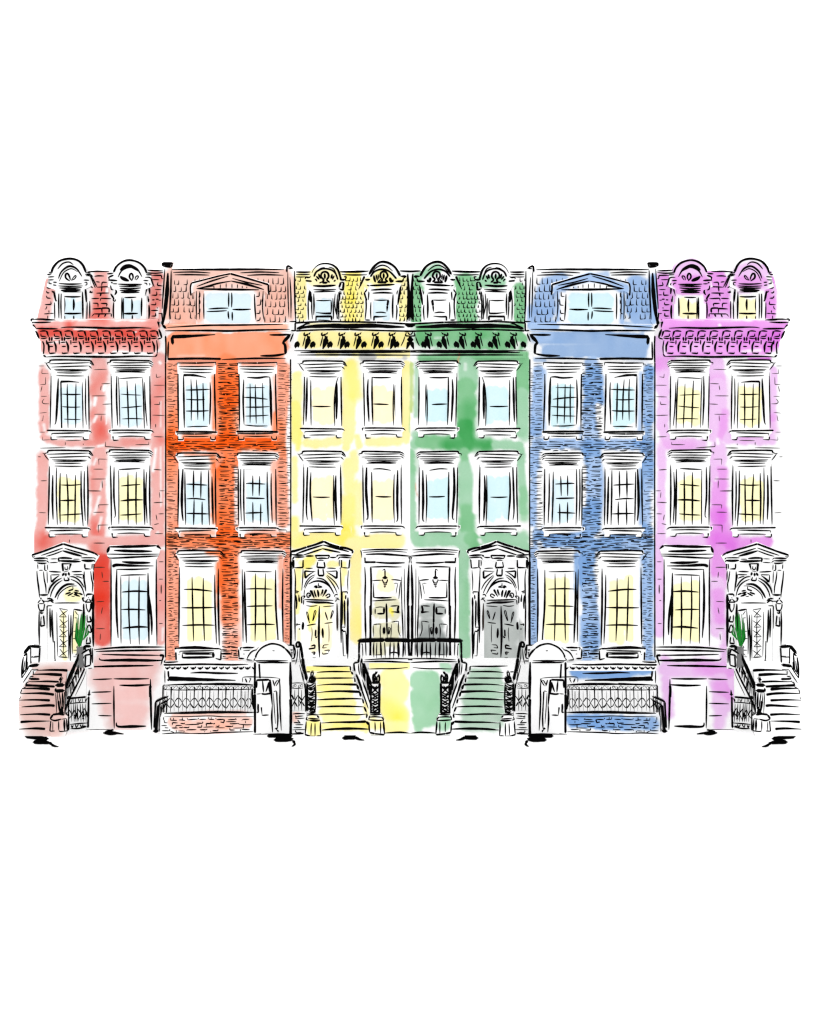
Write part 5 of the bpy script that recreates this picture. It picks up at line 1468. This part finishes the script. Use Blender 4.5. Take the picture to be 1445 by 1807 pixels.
        no = nw.build('newel_post', t)
        fb = MB()
        if side == 0: fb.ink('J3', "f20 204,225 212,205 240,202 262,215 264,238 245,255 215,252 202,235 204,225; f12 232,200 220,180 222,150 235,138 246,150 242,180 232,200; f14 230,205 232,250; t12 215,210 240,225 262,245; f20 205,245 235,258 262,248", nd, thick=.1, m=IRON)
        else: fb.ink('J3', "f34 968,155 982,146; f20 950,165 940,200 945,245 960,262; t14 955,165 968,200 972,235; f18 1002,172 1014,205 1010,245 990,262; t14 998,180 985,205 978,240; f24 930,262 1012,258; t14 950,200 965,250; t12 990,210 985,250; t12 955,175 975,160", nd, thick=.1, m=IRON)
        fb.build('finial', no)
        pd = MB(); pg = G0 + 4.5*2.5
        if side == 0:
            pd.prism([(543, 1261), (559, 1262), (564, 1269), (565, 1273), (566, 1298), (555, 1299), (548, 1300), (539, 1297), (540, 1272), (540, 1268)], 2.5, 2.1, wk=nk, step=2.4)
            pd.ink('J3', "t13 170,640 235,630 302,637; T10 178,652 164,690 200,695; t11 185,672 250,678 322,682; t17 200,695 270,703 328,698; t12 290,645 315,668; t12 166,708 160,790 153,868; t9 226,728 222,800 220,872; t10 268,728 268,800 268,882; t12 330,715 330,800 336,878; f12 152,862 215,882; t12 195,886 270,882; t12 283,880 338,877", 2.52)
        else:
            pd.prism([(651, 1264), (655, 1260), (672, 1260), (678, 1271), (677, 1274), (679, 1296), (668, 1295), (652, 1292), (651, 1274)], 2.5, 2.1, wk=nk, step=2.4)
            pd.ink('J3', "t13 905,632 970,632 1038,628; t12 892,662 960,655 1045,662; t13 885,690 980,698 1068,698; T12 1040,655 1066,695; t10 905,640 888,690; t13 895,718 895,780 902,842; t10 962,718 965,780 964,832; t10 1028,718 1028,780 1028,852; t15 1060,705 1066,780 1074,860; f15 902,838 960,852; f14 960,852 1070,864", 2.52)
        pd.build('pedestal', t)
    return t
def balcony():
    global MIR
    t = thing('balcony', 'narrow white balcony with black iron railing between the two middle stoops', 'balcony', MX/2, 1292, .7)
    m = MB(); M0 = MX/2
    MIR = False
    m.prism([(640, 1162.5), (807.5, 1162.5), (807.5, 1170), (640, 1170)], 1.5, 0)
    for MIR in (False, True):
        m.ink('J5', "t20 275,1138 700,1115 1245,1113; t26 250,1180 700,1169 1245,1196; t20 1240,1110 1260,1130 1300,1133", 1.52)
    MIR = False; m.build('floor_slab', t)
    for MIR, k in ((False, 3), (True, 4)):
        b = MB(); b.prism([(651, 1169), (M0, 1169), (M0, 1294), (651, 1294)], 1.4, 0, wk='s%dc' % k, step=2.4)
        b.ink('J5', "t17 340,1332 600,1325 800,1325 1000,1318 1200,1298", 1.42); b.ink('J3', "t15 1073,846 1250,836 1372,850", 1.42)
        b.build('base_wall', t)
    MIR = False
    r = MB()
    for MIR in (False, True):
        r.ink('J5', "f66 150,738 400,725 700,717; f66 700,717 1000,720 1260,733; f36 165,760 162,900 160,1000; f32 160,1000 155,1190; t20 52,1202 140,1192; t16 58,1200 65,1290 80,1385; a20 175,1050 165,1180", 1.45, thick=.05, m=IRON)
    MIR = False; ro = r.build('railing', t)
    for MIR in (False, True):
        for s in ("t22 478,765 470,900 478,1085", "t16 540,775 533,950 536,1105", "t30 620,758 628,900 634,1095", "t17 703,765 712,900 720,1095", "t24 825,765 820,950 818,1125", "t20 903,775 904,900 895,1105", "t36 992,755 998,900 1006,1095", "t30 1104,765 1108,880 1092,1085", "t15 1147,770 1144,1042"):
            b = MB(); b.ink('J5', s, 1.43, thick=.03, m=IRON); b.build('baluster', ro)
    MIR = False
    return t
def spiral(m, cx, cy, r, w, d, sgn=1):
    pts = []
    for i in range(15):
        a = math.pi*.9 + sgn*i*.45; rr = r*(1 - i*.045)
        pts.append((cx + rr*math.cos(a), cy + rr*math.sin(a)))
    m.stroke('a', w, pts, d, .03, IRON)
def fence_long(lab_f, lab_w, wk):
    d = 1.6
    t = thing('iron_fence', lab_f, 'fence', 365, 1259, d, 'iron area fences')
    r = MB(); r.ink('F2', "z22 170,377 340,368 500,364 700,358; t26 640,362 900,360 1150,362 1382,373; t10 170,435 400,440 700,436 1000,436 1392,430; f12 172,380 168,480 168,560; t12 165,560 172,640 178,770; f10 150,795 178,772; f22 1368,430 1372,560 1392,700", d, thick=.04, m=IRON)
    ro = r.build('rail', t)
    rr = random.Random(5)
    for i, x in enumerate((205, 250, 300, 350, 410, 462, 520, 565, 622, 665, 722, 762, 830, 880, 950, 992, 1042, 1088, 1132, 1178, 1242, 1290, 1335, 1368)):
        s = MB(); spiral(s, 265+x/7.605, 1160+406/7.605, rr.uniform(22, 27)/7.605, rr.choice((3, 4, 7, 9))/7.605, d, 1 if i % 2 else -1); s.build('scroll', t)
    for x, w in ((278, 16), (382, 12), (486, 12), (589, 14), (697, 13), (797, 13), (912, 13), (1013, 15), (1113, 13), (1217, 11), (1313, 9)):
        b = MB(); b.ink('F2', "a%d %d,395 %d,560 %d,735" % (w-2, x+4, x-1, x-8 if w == 16 else x-4), d, thick=.03, m=IRON); b.build('bar', t)
    for x in (222, 318, 432, 538, 642, 742, 852, 968, 1078, 1168, 1232, 1268, 1282, 1350):
        each('thin_bar', t, 'F2', "t3 %d,452 %d,590 %d,725" % (x, x-2, x-4+rr.randint(-3, 6)), d, .02, GREY)
    l = MB()
    xs = [170, 268, 378, 482, 590, 697, 797, 908, 1015, 1117, 1228, 1318, 1392]
    for i, (a, b) in enumerate(zip(xs, xs[1:])):
        j = rr.randint(-12, 8); mid = (a+b)//2
        l.ink('F2', "z%d %d,%d %d,%d %d,%d; a%d %d,%d %d,%d %d,%d; a%d %d,%d %d,%d %d,%d; z%d %d,%d %d,%d %d,%d" % (
            rr.randint(7, 14), mid, 612, mid+22, 572, b-6, 548+j, rr.randint(6, 12), a+4, 550+j, a+24, 565, mid, 612,
            rr.randint(7, 14), a+4, 680+j, a+24, 658, mid, 612, rr.randint(8, 16), mid, 612, mid+20, 652, b-6, 672+j), d+.02, thick=.03, m=IRON)
    l.build('lattice', t)
    w = MB(); wd = 1.72
    w.prism([(284, 1258), (450, 1257), (450, G0+4.5*wd), (282, G0+4.5*wd), (283, 1264)], wd, 1.4, wk=wk, step=2.2)
    w.ink('F2', """
t24 188,751 500,746 800,738 1100,738 1392,742; t8 190,797 500,794 800,786 1000,797 1392,795; t11 155,1028 380,1014 570,1026; t12 510,1022 750,1022 900,1010 1382,997; t8 130,790 126,900 127,1000
T7 190,840 190,876 232,878; T7 200,935 200,945 245,948; t7 150,915 225,915; t8 155,985 265,985; T6 262,962 262,990; T6 350,975 350,1005; T6 270,990 320,1008; t6 180,800 178,845; t5 272,808 274,850; t5 312,810 314,840; t9 270,843 360,846; T9 430,805 432,840 385,840; t8 410,842 470,846; t5 495,815 500,835; t9 500,838 640,828; T8 645,815 648,830; t9 660,834 750,830; t5 785,800 785,832; t5 818,800 818,828; t8 785,832 860,833; t5 880,810 882,832; t12 890,836 990,832; A14 996,835 985,880 960,872; t10 940,868 985,874; t9 1040,838 1160,832; T8 1140,820 1158,836; T9 1228,845 1245,832 1330,832
T11 368,880 297,876 296,908; t9 405,885 460,892; T8 460,878 455,898; t9 465,905 600,900 660,903; t11 620,882 705,886; T8 705,862 703,888; T12 755,925 750,888 845,888; t6 812,865 812,885; t9 845,895 870,885; t8 1015,864 1155,862; T10 1072,882 1072,892 1195,888; t9 1180,895 1280,905 1365,903; T10 1250,955 1250,905; t5 1278,850 1278,885
T9 425,914 345,914 345,948; t10 288,948 370,948; T10 440,940 518,944 520,925; t11 625,936 695,938; T8 690,908 692,935; t8 710,938 820,933 855,935; T9 878,922 922,930 922,905; t11 1005,925 1108,930; T7 1108,912 1108,930; T9 385,942 432,944 432,930; t6 870,945 1000,945; t7 1110,950 1200,948 1250,946
T10 620,970 492,972 492,985; t11 665,972 760,972; T7 764,958 755,975; t11 835,984 910,984; T8 908,965 910,984; T10 1068,948 1068,975 1135,976; t10 1225,966 1335,970; T8 1210,990 1212,965; t6 370,990 450,986; T7 458,986 450,1005; t5 730,990 732,1005; t5 810,985 812,1000""", wd+.015)
    o = w.build('low_brick_wall'); tag(o, lab_w, 'wall', 'low area walls')
def fence_short(lab_f, lab_w, wk):
    d = 1.6
    t = thing('iron_fence', lab_f, 'fence', 527, 1259, d, 'iron area fences')
    r = MB(); r.ink('F1', "t10 800,722 900,716 1010,720; t8 800,805 900,808 1000,802", d, thick=.04, m=IRON); r.build('rail', t)
    for i, x in enumerate((830, 865, 935, 975)): s = MB(); spiral(s, 430+x/9.508, 1130+765/9.508, 2.9, .85, d, 1 if i % 2 else -1); s.build('scroll', t)
    l = MB(); l.ink('F1', "t17 800,915 820,960 835,1000; t15 810,1115 860,1010 910,920; t17 905,920 950,980 980,1020; t16 860,1040 880,1080 900,1118; t15 925,1105 970,1020 1025,935; t17 985,1040 1000,1080 1020,1105; t10 925,1000 945,1050 930,1100; t9 810,915 845,985", d+.02, thick=.03, m=IRON); l.build('lattice', t)
    for x in (855, 918, 970):
        b = MB(); b.ink('F1', "t9 %d,%d %d,960 %d,1180" % (x, 750 if x == 918 else 830, x, x+2), d, thick=.02, m=IRON); b.build('bar', t)
    w = MB(); wd = 1.72
    w.prism([(512, 1256), (541, 1256), (541, G0+4.5*wd), (512, G0+4.5*wd)], wd, 1.4, wk=wk, step=2.2)
    w.ink('F1', "t15 820,1236 900,1228 1025,1230; T14 870,1258 868,1290 905,1275 1000,1268; t10 860,1312 940,1310 1020,1305; A14 905,1340 950,1385; t14 838,1378 900,1382 955,1388; t11 865,1416 1000,1415; t11 835,1465 975,1464; t9 815,1502 930,1498 1045,1498; f10 872,1512 868,1535 900,1548; t11 890,1548 970,1545; t10 905,1590 960,1575 1010,1560", wd+.015)
    o = w.build('low_brick_wall'); tag(o, lab_w, 'wall', 'low area walls')
def porch(label):
    t = thing('entrance_porch', label, 'porch', 481, 1296, 1.2, 'domed area porches')
    d = 1.85
    m = MB(); m.prism([(448, 1167), (514, 1167), (514, G0+4.5*d), (448, G0+4.5*d)], d, .1)
    m.ink('F1', """
f25 188,370 186,700 186,900; f30 186,900 190,1200 190,1550; f20 258,395 268,560 275,700; f32 275,700 280,1100 268,1525; t34 780,345 785,700 785,1000; f33 785,980 790,1250 785,1580; z26 155,1584 230,1582 300,1580; t32 285,1580 500,1580 800,1582 1005,1555""", d+.016)
    mo = m.build('porch_wall', t)
    c = MB(); arc = [(449 + 0, 1168)] + [(481.5 - 32*math.cos(math.pi*i/24), 1163 - 27*math.sin(math.pi*i/24)) for i in range(25)] + [(514, 1168)]
    c.prism(arc, d+.05, .1)
    c.ink('F1', "f19 198,292 210,245 245,185 300,128 360,92 415,70; f20 400,74 450,60 500,58 560,68 625,90 690,134; t24 680,124 742,185 782,240 804,294; t17 175,338 300,342 740,342; t21 208,358 300,372 500,370 752,377; a14 172,338 180,315 200,298; t8 480,174 520,176", d+.066)
    c.build('barrel_canopy', t)
    b = MB(); b.prism([(434, 1163), (440, 1151), (452, 1143), (470, 1139), (480, 1140), (460, 1152), (449, 1165)], .9, .1)
    b.ink('F1', "t16 48,325 90,240 150,180 250,150; f17 50,325 68,328; a15 60,326 140,333; t13 220,140 300,105 405,86; t10 240,130 320,120 400,95", .916); b.build('canopy_return', t)
    dr = MB(); dr.prism([(452, 1197), (491, 1197), (496, 1290), (452, 1294)], d+.03, d-.05)
    dr.ink('F1', """
t9 -5,616 200,616 450,622 560,632 595,642; t20 595,640 608,800 605,1000 612,1200 630,1515; f24 215,668 425,660; f22 425,660 452,690; t28 440,672 432,780 440,880; t22 455,690 462,880 480,1100; t21 480,1080 470,1300 485,1545; t22 218,668 215,800; t9 215,902 290,895; f22 300,895 360,903 455,888; t20 315,678 325,780 332,870; t11 415,700 390,790 368,865; t10 420,700 400,800 375,862; t9 500,862 545,850 552,900; f15 552,860 558,1000 568,1200; t20 565,1150 572,1300 565,1480; t9 498,880 510,1100 532,1400; f30 530,1482 562,1478; t16 545,1500 575,1515 572,1545; t15 488,662 500,710 518,770; t11 518,745 545,690 572,665; t11 575,665 585,690 540,768; T11 605,640 600,700
f10 248,1070 250,1205; f15 215,1205 250,1210; t14 236,1060 234,1130 240,1205; a16 295,1120 302,1200 310,1258; t15 305,1258 420,1252""", d+.046)
    do = dr.build('door', t)
    hd = MB(); hd.ink('F1', "T12 240,1075 240,1205 218,1205", d+.08, thick=.03, m=IRON); hd.build('door_handle', do)
    return t
def handrail(label):
    t = thing('handrail', label, 'railing', 272, 1291, 1.9, 'slanting area handrails')
    m = MB(); d = 1.9
    m.ink('F2', "f20 70,603 62,760 52,945; f32 110,645 95,800 75,985; f22 70,598 150,560 215,535; a15 200,545 225,532 244,522; t14 112,642 180,605 242,572; t13 130,640 145,720 135,800; t11 150,640 150,720 142,780; t10 120,590 125,650", d, thick=.06, m=IRON); m.build('rail', t)
    f = MB(); f.ink('F2', "f36 48,992 105,990", d, thick=.12, m=IRON); f.build('foot', t)
    s = MB(); s.ink('F2', "t13 175,570 200,620 185,690; t15 230,540 220,650 215,765; t13 165,620 180,650 160,700; t12 185,590 230,600", d-.2, thick=.03, m=IRON); s.build('bracket', t)
def gate(label):
    t = thing('iron_gate', label, 'gate', 138, 1290, .5, 'small iron gates')
    d = .5
    f = MB(); f.ink('C3', "f20 925,640 922,900 925,1142; f26 1262,575 1258,850 1252,1100; f26 948,602 1060,592 1215,578; t14 928,695 1080,675 1228,668; t18 945,1045 1100,1030 1250,1020; t20 955,1118 1100,1112 1235,1085", d, thick=.05, m=IRON); fo = f.build('gate_frame', t)
    k = MB(); k.ink('C3', "a30 1268,560 1272,500 1275,462; f40 1258,538 1282,538; T22 905,575 940,570 932,602 905,605 905,575", d, thick=.08, m=IRON); k.build('finial', t)
    for x, w in ((968, 9), (1010, 11), (1040, 14), (1072, 16), (1125, 14), (1165, 13), (1210, 10)):
        each('bar', t, 'C3', "t%d %d,690 %d,840 %d,1000" % (w, x-4, x+3, x+10), d, .03)
    each('scroll', t, 'C3', "t13 925,780 960,840 1000,900; t13 930,950 980,880 1010,790; t14 1000,780 1045,850 1080,960; t13 1015,960 1060,870 1080,780; t15 1075,775 1130,850 1160,900; t14 1085,970 1120,900 1190,770; t17 1180,760 1220,830 1245,930; t13 1150,890 1190,960; t13 1150,960 1200,880 1240,840; f16 1030,880 1050,960; f16 1170,800 1185,900; f15 1070,880 1085,980; t10 945,640 960,690 985,610; t9 1000,610 1005,680; t9 1040,605 1042,675; f10 1090,610 1110,660 1130,615; t9 1155,600 1160,670; t14 1215,600 1210,660 1235,600; f16 970,1060 985,1105 1000,1060; f14 1040,1050 1055,1095 1090,1045; f16 1120,1050 1145,1090 1170,1045; f22 1170,1080 1215,1075; t14 985,1095 1005,1060", d+.01, .03)
def lantern(which, label):
    if which == 0:
        t = thing('wall_lantern', label, 'lantern', 72, 1070, .7, 'wall lanterns'); d = .72
        b = MB(); b.prism([(68, 1066), (77, 1066), (78, 1074), (76, 1079), (70, 1079), (67.5, 1073)], d, d-.3)
        b.ink('C1', "t13 205,1282 300,1280; f15 193,1290 202,1360 225,1415; f14 312,1290 308,1350 295,1412; f26 225,1418 295,1418", d+.02); b.build('glass_globe', t)
        c = MB(); c.prism([(67, 1065), (72, 1058), (77, 1065)], d, d-.3); c.ink('C1', "f17 238,1165 250,1195; t15 183,1275 210,1235 242,1205; t16 262,1205 290,1235 306,1278", d+.02); c.build('cap', t)
        k = MB(); k.ink('C2', "f22 228,200 298,198; f22 240,210 245,258; f20 245,255 288,240; f11 250,320 242,400; f20 243,400 240,500; f24 240,505 320,485; f22 312,470 294,300", d-.1, thick=.12, m=IRON); k.build('bracket', t)
    else:
        t = thing('wall_lantern', label, 'lantern', 156, 1070, .7, 'wall lanterns'); d = .72
        b = MB(); b.prism([(152, 1063), (160, 1063), (159, 1074), (156, 1079), (153, 1074)], d, d-.3)
        b.ink('C2', "f13 1135,60 1140,140 1172,215; f20 1220,60 1220,150 1182,228", d+.02); b.build('glass_globe', t)
        c = MB(); c.prism([(150, 1063), (156, 1056), (162, 1063)], d, d-.3); c.ink('C1', "t14 1112,1270 1140,1225 1178,1185; f14 1190,1195 1235,1245; f17 1118,1252 1238,1252; f20 1175,1160 1180,1165; f12 1230,1235 1230,1265", d+.02); c.build('cap', t)
        k = MB(); k.ink('C2', "t18 1148,280 1152,420; f22 1155,420 1232,415; f20 1228,405 1205,310; f19 1163,535 1168,495 1190,480 1212,505 1225,560 1232,625; f17 1165,610 1228,628; T18 1152,720 1130,838; f22 1130,845 1218,838; f20 1216,825 1202,720; t15 1165,590 1185,640", d-.1, thick=.12, m=IRON); k.build('bracket', t)
def pendant(label):
    t = thing('hanging_lamp', label, 'lamp', 679, 1003, .4, 'hanging lamps over the balcony doors'); d = .4
    h = MB(); h.ink('J4', "a20 720,668 690,655 655,685; f28 712,675 714,830", d, thick=.04, m=IRON); h.build('hook', t)
    c = MB(); c.ink('J4', "f42 665,852 758,852; f34 690,830 738,830", d+.02, thick=.12, m=IRON); c.build('cap', t)
    b = MB(); b.prism([(674.8, 1021), (683.5, 1021), (683.3, 1027), (681.5, 1033), (679, 1037), (677, 1033), (675.2, 1027)], d, d-.1, wk='lamp', step=2)
    b.ink('J4', "f17 655,885 655,920 685,942; f18 768,885 768,930 740,945; f18 668,970 715,968 760,965; f16 675,945 668,970; t14 760,945 755,975; f22 688,1015 742,1010; f14 690,990 688,1010; f14 745,985 745,1010; f15 692,1040 705,1068 728,1042", d+.02); b.build('lamp_body', t)
WASHES['lamp'] = [(COL['c'], 1, 12, 1, [(679, 1024), (679, 1034)])]
def plant(label):
    t = thing('potted_plant', label, 'plant', 141, 1176, .55, 'potted plants by the side doors'); d = .62
    WASHES['pot%s' % MIR] = [(COL['pot'], 1, 30, 1, [(X(141), 1150), (X(141), 1175)])]
    p = MB(); p.prism([(135.2, 1143.5), (146.5, 1142), (147, 1178), (134.5, 1178)], d, d-.3, wk='pot%s' % MIR, step=2); p.build('pot', t)
    r = random.Random(3); pal = [LEAF, LEAF, LEAF, LEAFD]
    tips = [(985, 260), (950, 340), (935, 430), (928, 520), (925, 600), (940, 660), (1045, 215), (1030, 260), (1020, 330), (1010, 400), (1060, 240), (1050, 300), (1105, 255), (1118, 300), (1110, 360), (1140, 430), (1150, 470), (1130, 520), (1170, 560), (1180, 590), (960, 700), (1060, 420), (1040, 480), (1090, 450), (1165, 520), (970, 500), (990, 560), (1030, 560), (1070, 600), (1105, 520)]
    lf = MB()
    for i, (x, y) in enumerate(tips + [(a + r.uniform(-22, 22), b + r.uniform(20, 120)) for a, b in tips[:3]]):
        bx = 1010 + (x-1040)*.22 + r.uniform(-18, 18); by = 905 + r.uniform(-30, 12)
        if x > 1100 and y > 400: by = 760 + r.uniform(-40, 60); bx = 1080 + r.uniform(-15, 10)
        mx = (x+bx)/2 + (x-1040)*.28; my = (y+by)/2
        dd = d - .1 + r.uniform(-.14, .16)
        lf.ink('C2', "t%d %d,%d %d,%d %d,%d" % (r.randint(10, 15) if y < 650 else 8, bx, by, mx, my, x, y), (lambda v: (lambda a, b: v))(dd), m=r.choice(pal))
    lf.build('leaves', t)
def ground_shadow(label, frame, ink):
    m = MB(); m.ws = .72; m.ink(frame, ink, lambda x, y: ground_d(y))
    # lay the painted shadow strokes a few millimetres above the pavement
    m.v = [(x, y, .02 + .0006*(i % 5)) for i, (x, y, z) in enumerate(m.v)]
    o = m.build('ground_ink_shadow'); tag(o, label, 'brush mark', 'black ink shadows brushed on the pavement')
# ================================================================ SCENE
scn = bpy.context.scene
SPEC = [
 (1, False, house1, 'leftmost town house, pink-red walls, bracketed red cornice and two round-topped dormers with blue panes', 'bbyybbb'),
 (6, True, house1, 'rightmost town house, purple-pink walls, bracketed cornice and two round-topped dormers with yellow panes', 'yyyyyyy'),
 (2, False, house2, 'bright orange brick town house with peach frieze and one wide pedimented dormer', 'bbbbyyb'),
 (5, True, house2, 'blue brick town house with blue frieze and one wide pedimented dormer', 'aawwyya'),
 (3, False, house3, 'pale yellow town house with shell-topped dormers and a yellow arched door', 'ccccbb'),
 (4, True, house3, 'green town house with shell-topped dormers and grey arched door', 'aaaaww')]
for k, MIR, fn, lab, cols in SPEC:
    cols = list(cols)
    if k == 5: cols = ['a', 'a', 'w', 'b', 'y', 'y', 'a']
    fn(k, lab, cols)
for MIR, k, lab in ((False, 1, 'brown-tinted side stoop with black newel post in front of the pink-red house'), (True, 6, 'white side stoop with black newel post in front of the purple house')): stoop_side(k, lab)
for MIR, k, lab in ((False, 3, 'yellow stone stoop with two lattice newel posts below the yellow door'), (True, 4, 'grey-green stone stoop with two lattice newel posts below the grey door')): stoop_mid(k, lab)
MIR = False
balcony()
for MIR, a, b, c, e, g, wk in ((False, 'long scrolled iron fence in front of the orange house', 'peach-tinted low brick wall under the long fence of the orange house', 'short iron fence piece between porch and yellow stoop', 'short white brick wall with a pink stain between porch and yellow stoop', 'white domed porch with half-open door in front of the orange house', 'b2'),
                           (True, 'long scrolled iron fence in front of the blue house', 'blue-tinted low brick wall under the long fence of the blue house', 'short iron fence piece between porch and grey-green stoop', 'short plain white brick wall between porch and grey-green stoop', 'white domed porch with half-open door in front of the blue house', 'b5')):
    fence_long(a, b, wk); fence_short(c, e, wk if not MIR else None); porch(g)
for MIR, a, b, c, d_, e in ((False, 'slanting black handrail between the pink-red house and the orange brick wall', 'small black iron gate beside the brown stoop of the pink-red house', 'outer wall lantern left of the pink-red house door', 'inner wall lantern right of the pink-red house door', 'tall green spiky plant in grey pot by the door of the pink-red house'),
                         (True, 'slanting black handrail between the purple house and the blue brick wall', 'small black iron gate beside the white stoop of the purple house', 'outer wall lantern right of the purple house door', 'inner wall lantern left of the purple house door', 'tall green spiky plant in grey pot by the door of the purple house')):
    handrail(a); gate(b); lantern(0, c); lantern(1, d_); plant(e)
for MIR, a in ((False, 'small hanging lamp in the cream-tinted panel above the yellow house balcony door'), (True, 'small hanging lamp in the white panel above the green house balcony door')): pendant(a)
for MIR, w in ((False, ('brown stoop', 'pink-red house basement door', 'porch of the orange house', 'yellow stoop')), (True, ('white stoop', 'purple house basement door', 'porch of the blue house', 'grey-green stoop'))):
    ground_shadow('black zigzag brush-drawn shadow on the ground below the ' + w[0], 'C3', "f30 195,1242 340,1238 490,1240; f62 195,1258 330,1272 570,1295; f60 560,1300 450,1330 330,1352; f58 325,1352 450,1360 600,1362; f44 590,1355 640,1395; a46 630,1390 680,1418 755,1430")
    ground_shadow('short black brush-drawn shadow on the ground below the ' + w[1], 'C', "f26 800,1612 830,1618; f26 765,1640 815,1622; a28 765,1640 830,1640 918,1650; t24 750,1640 810,1648 860,1650")
    ground_shadow('black scribbled brush-drawn shadow on the ground below the ' + w[2], 'F1', "f56 400,1612 620,1616 805,1608; f50 800,1620 650,1650 515,1680; f58 515,1678 700,1685 820,1660; f40 560,1650 760,1650; f44 820,1690 860,1730; a46 862,1728 845,1765 806,1790; f20 806,1785 825,1780")
    ground_shadow('black brush-drawn shadow on the ground below the ' + w[3], 'J3', "f24 370,830 500,832 760,840; f34 470,848 600,855 755,845; f34 600,862 740,885; f42 590,908 740,905; a36 730,900 790,925 840,932; f30 690,870 730,895")
MIR = False
# ---------------------------------------------------------------- pavement
me = bpy.data.meshes.new('pavement')
gx = [-900, -300, -100, -40, -30, -20, -10, 0, 10, 20, 30, 40, 100, 300, 900]; gy = [-260, -120, -60, -30, -20, -15, -10, -5, 0, 10, 30, 100, 300, 900, 2500]
me.from_pydata([(x, y, 0) for y in gy for x in gx], [], [(j*15+i, j*15+i+1, j*15+i+16, j*15+i+15) for j in range(14) for i in range(14)]); me.materials.append(M_GROUND)
g = bpy.data.objects.new('pavement', me); scn.collection.objects.link(g); g['kind'] = 'structure'
# ---------------------------------------------------------------- light: flat white overcast sky with a soft frontal sun
wd = bpy.data.worlds.new('World'); scn.world = wd; wd.use_nodes = True
bg = wd.node_tree.nodes['Background']; bg.inputs[0].default_value = (1, 1, 1, 1); bg.inputs[1].default_value = SKY
sl = bpy.data.lights.new('sun', 'SUN'); sl.energy = SUN; sl.angle = math.radians(.5); sl.color = (1, 1, 1)
so = bpy.data.objects.new('sun', sl); scn.collection.objects.link(so); so.rotation_euler = (math.radians(90 - 4), 0, 0)
# ---------------------------------------------------------------- camera
cd = bpy.data.cameras.new('camera'); co = bpy.data.objects.new('camera', cd); scn.collection.objects.link(co)
co.location = (0, -D, H); co.rotation_euler = (math.radians(90), 0, 0)
hm = 1807/S
cd.sensor_fit = 'AUTO'; cd.sensor_width = 36; cd.lens = 36*D/hm
cd.shift_y = ((G0-903.5)/S - H)/hm; cd.clip_end = 6000; cd.clip_start = 1
scn.camera = co
scn.render.engine = 'CYCLES'
scn.view_settings.view_transform = 'Standard'; scn.view_settings.look = 'None'; scn.view_settings.exposure = 0; scn.view_settings.gamma = 1
scn.cycles.pixel_filter_type = 'BLACKMAN_HARRIS'; scn.cycles.filter_width = 1.3
scn.cycles.max_bounces = 4; scn.cycles.diffuse_bounces = 3
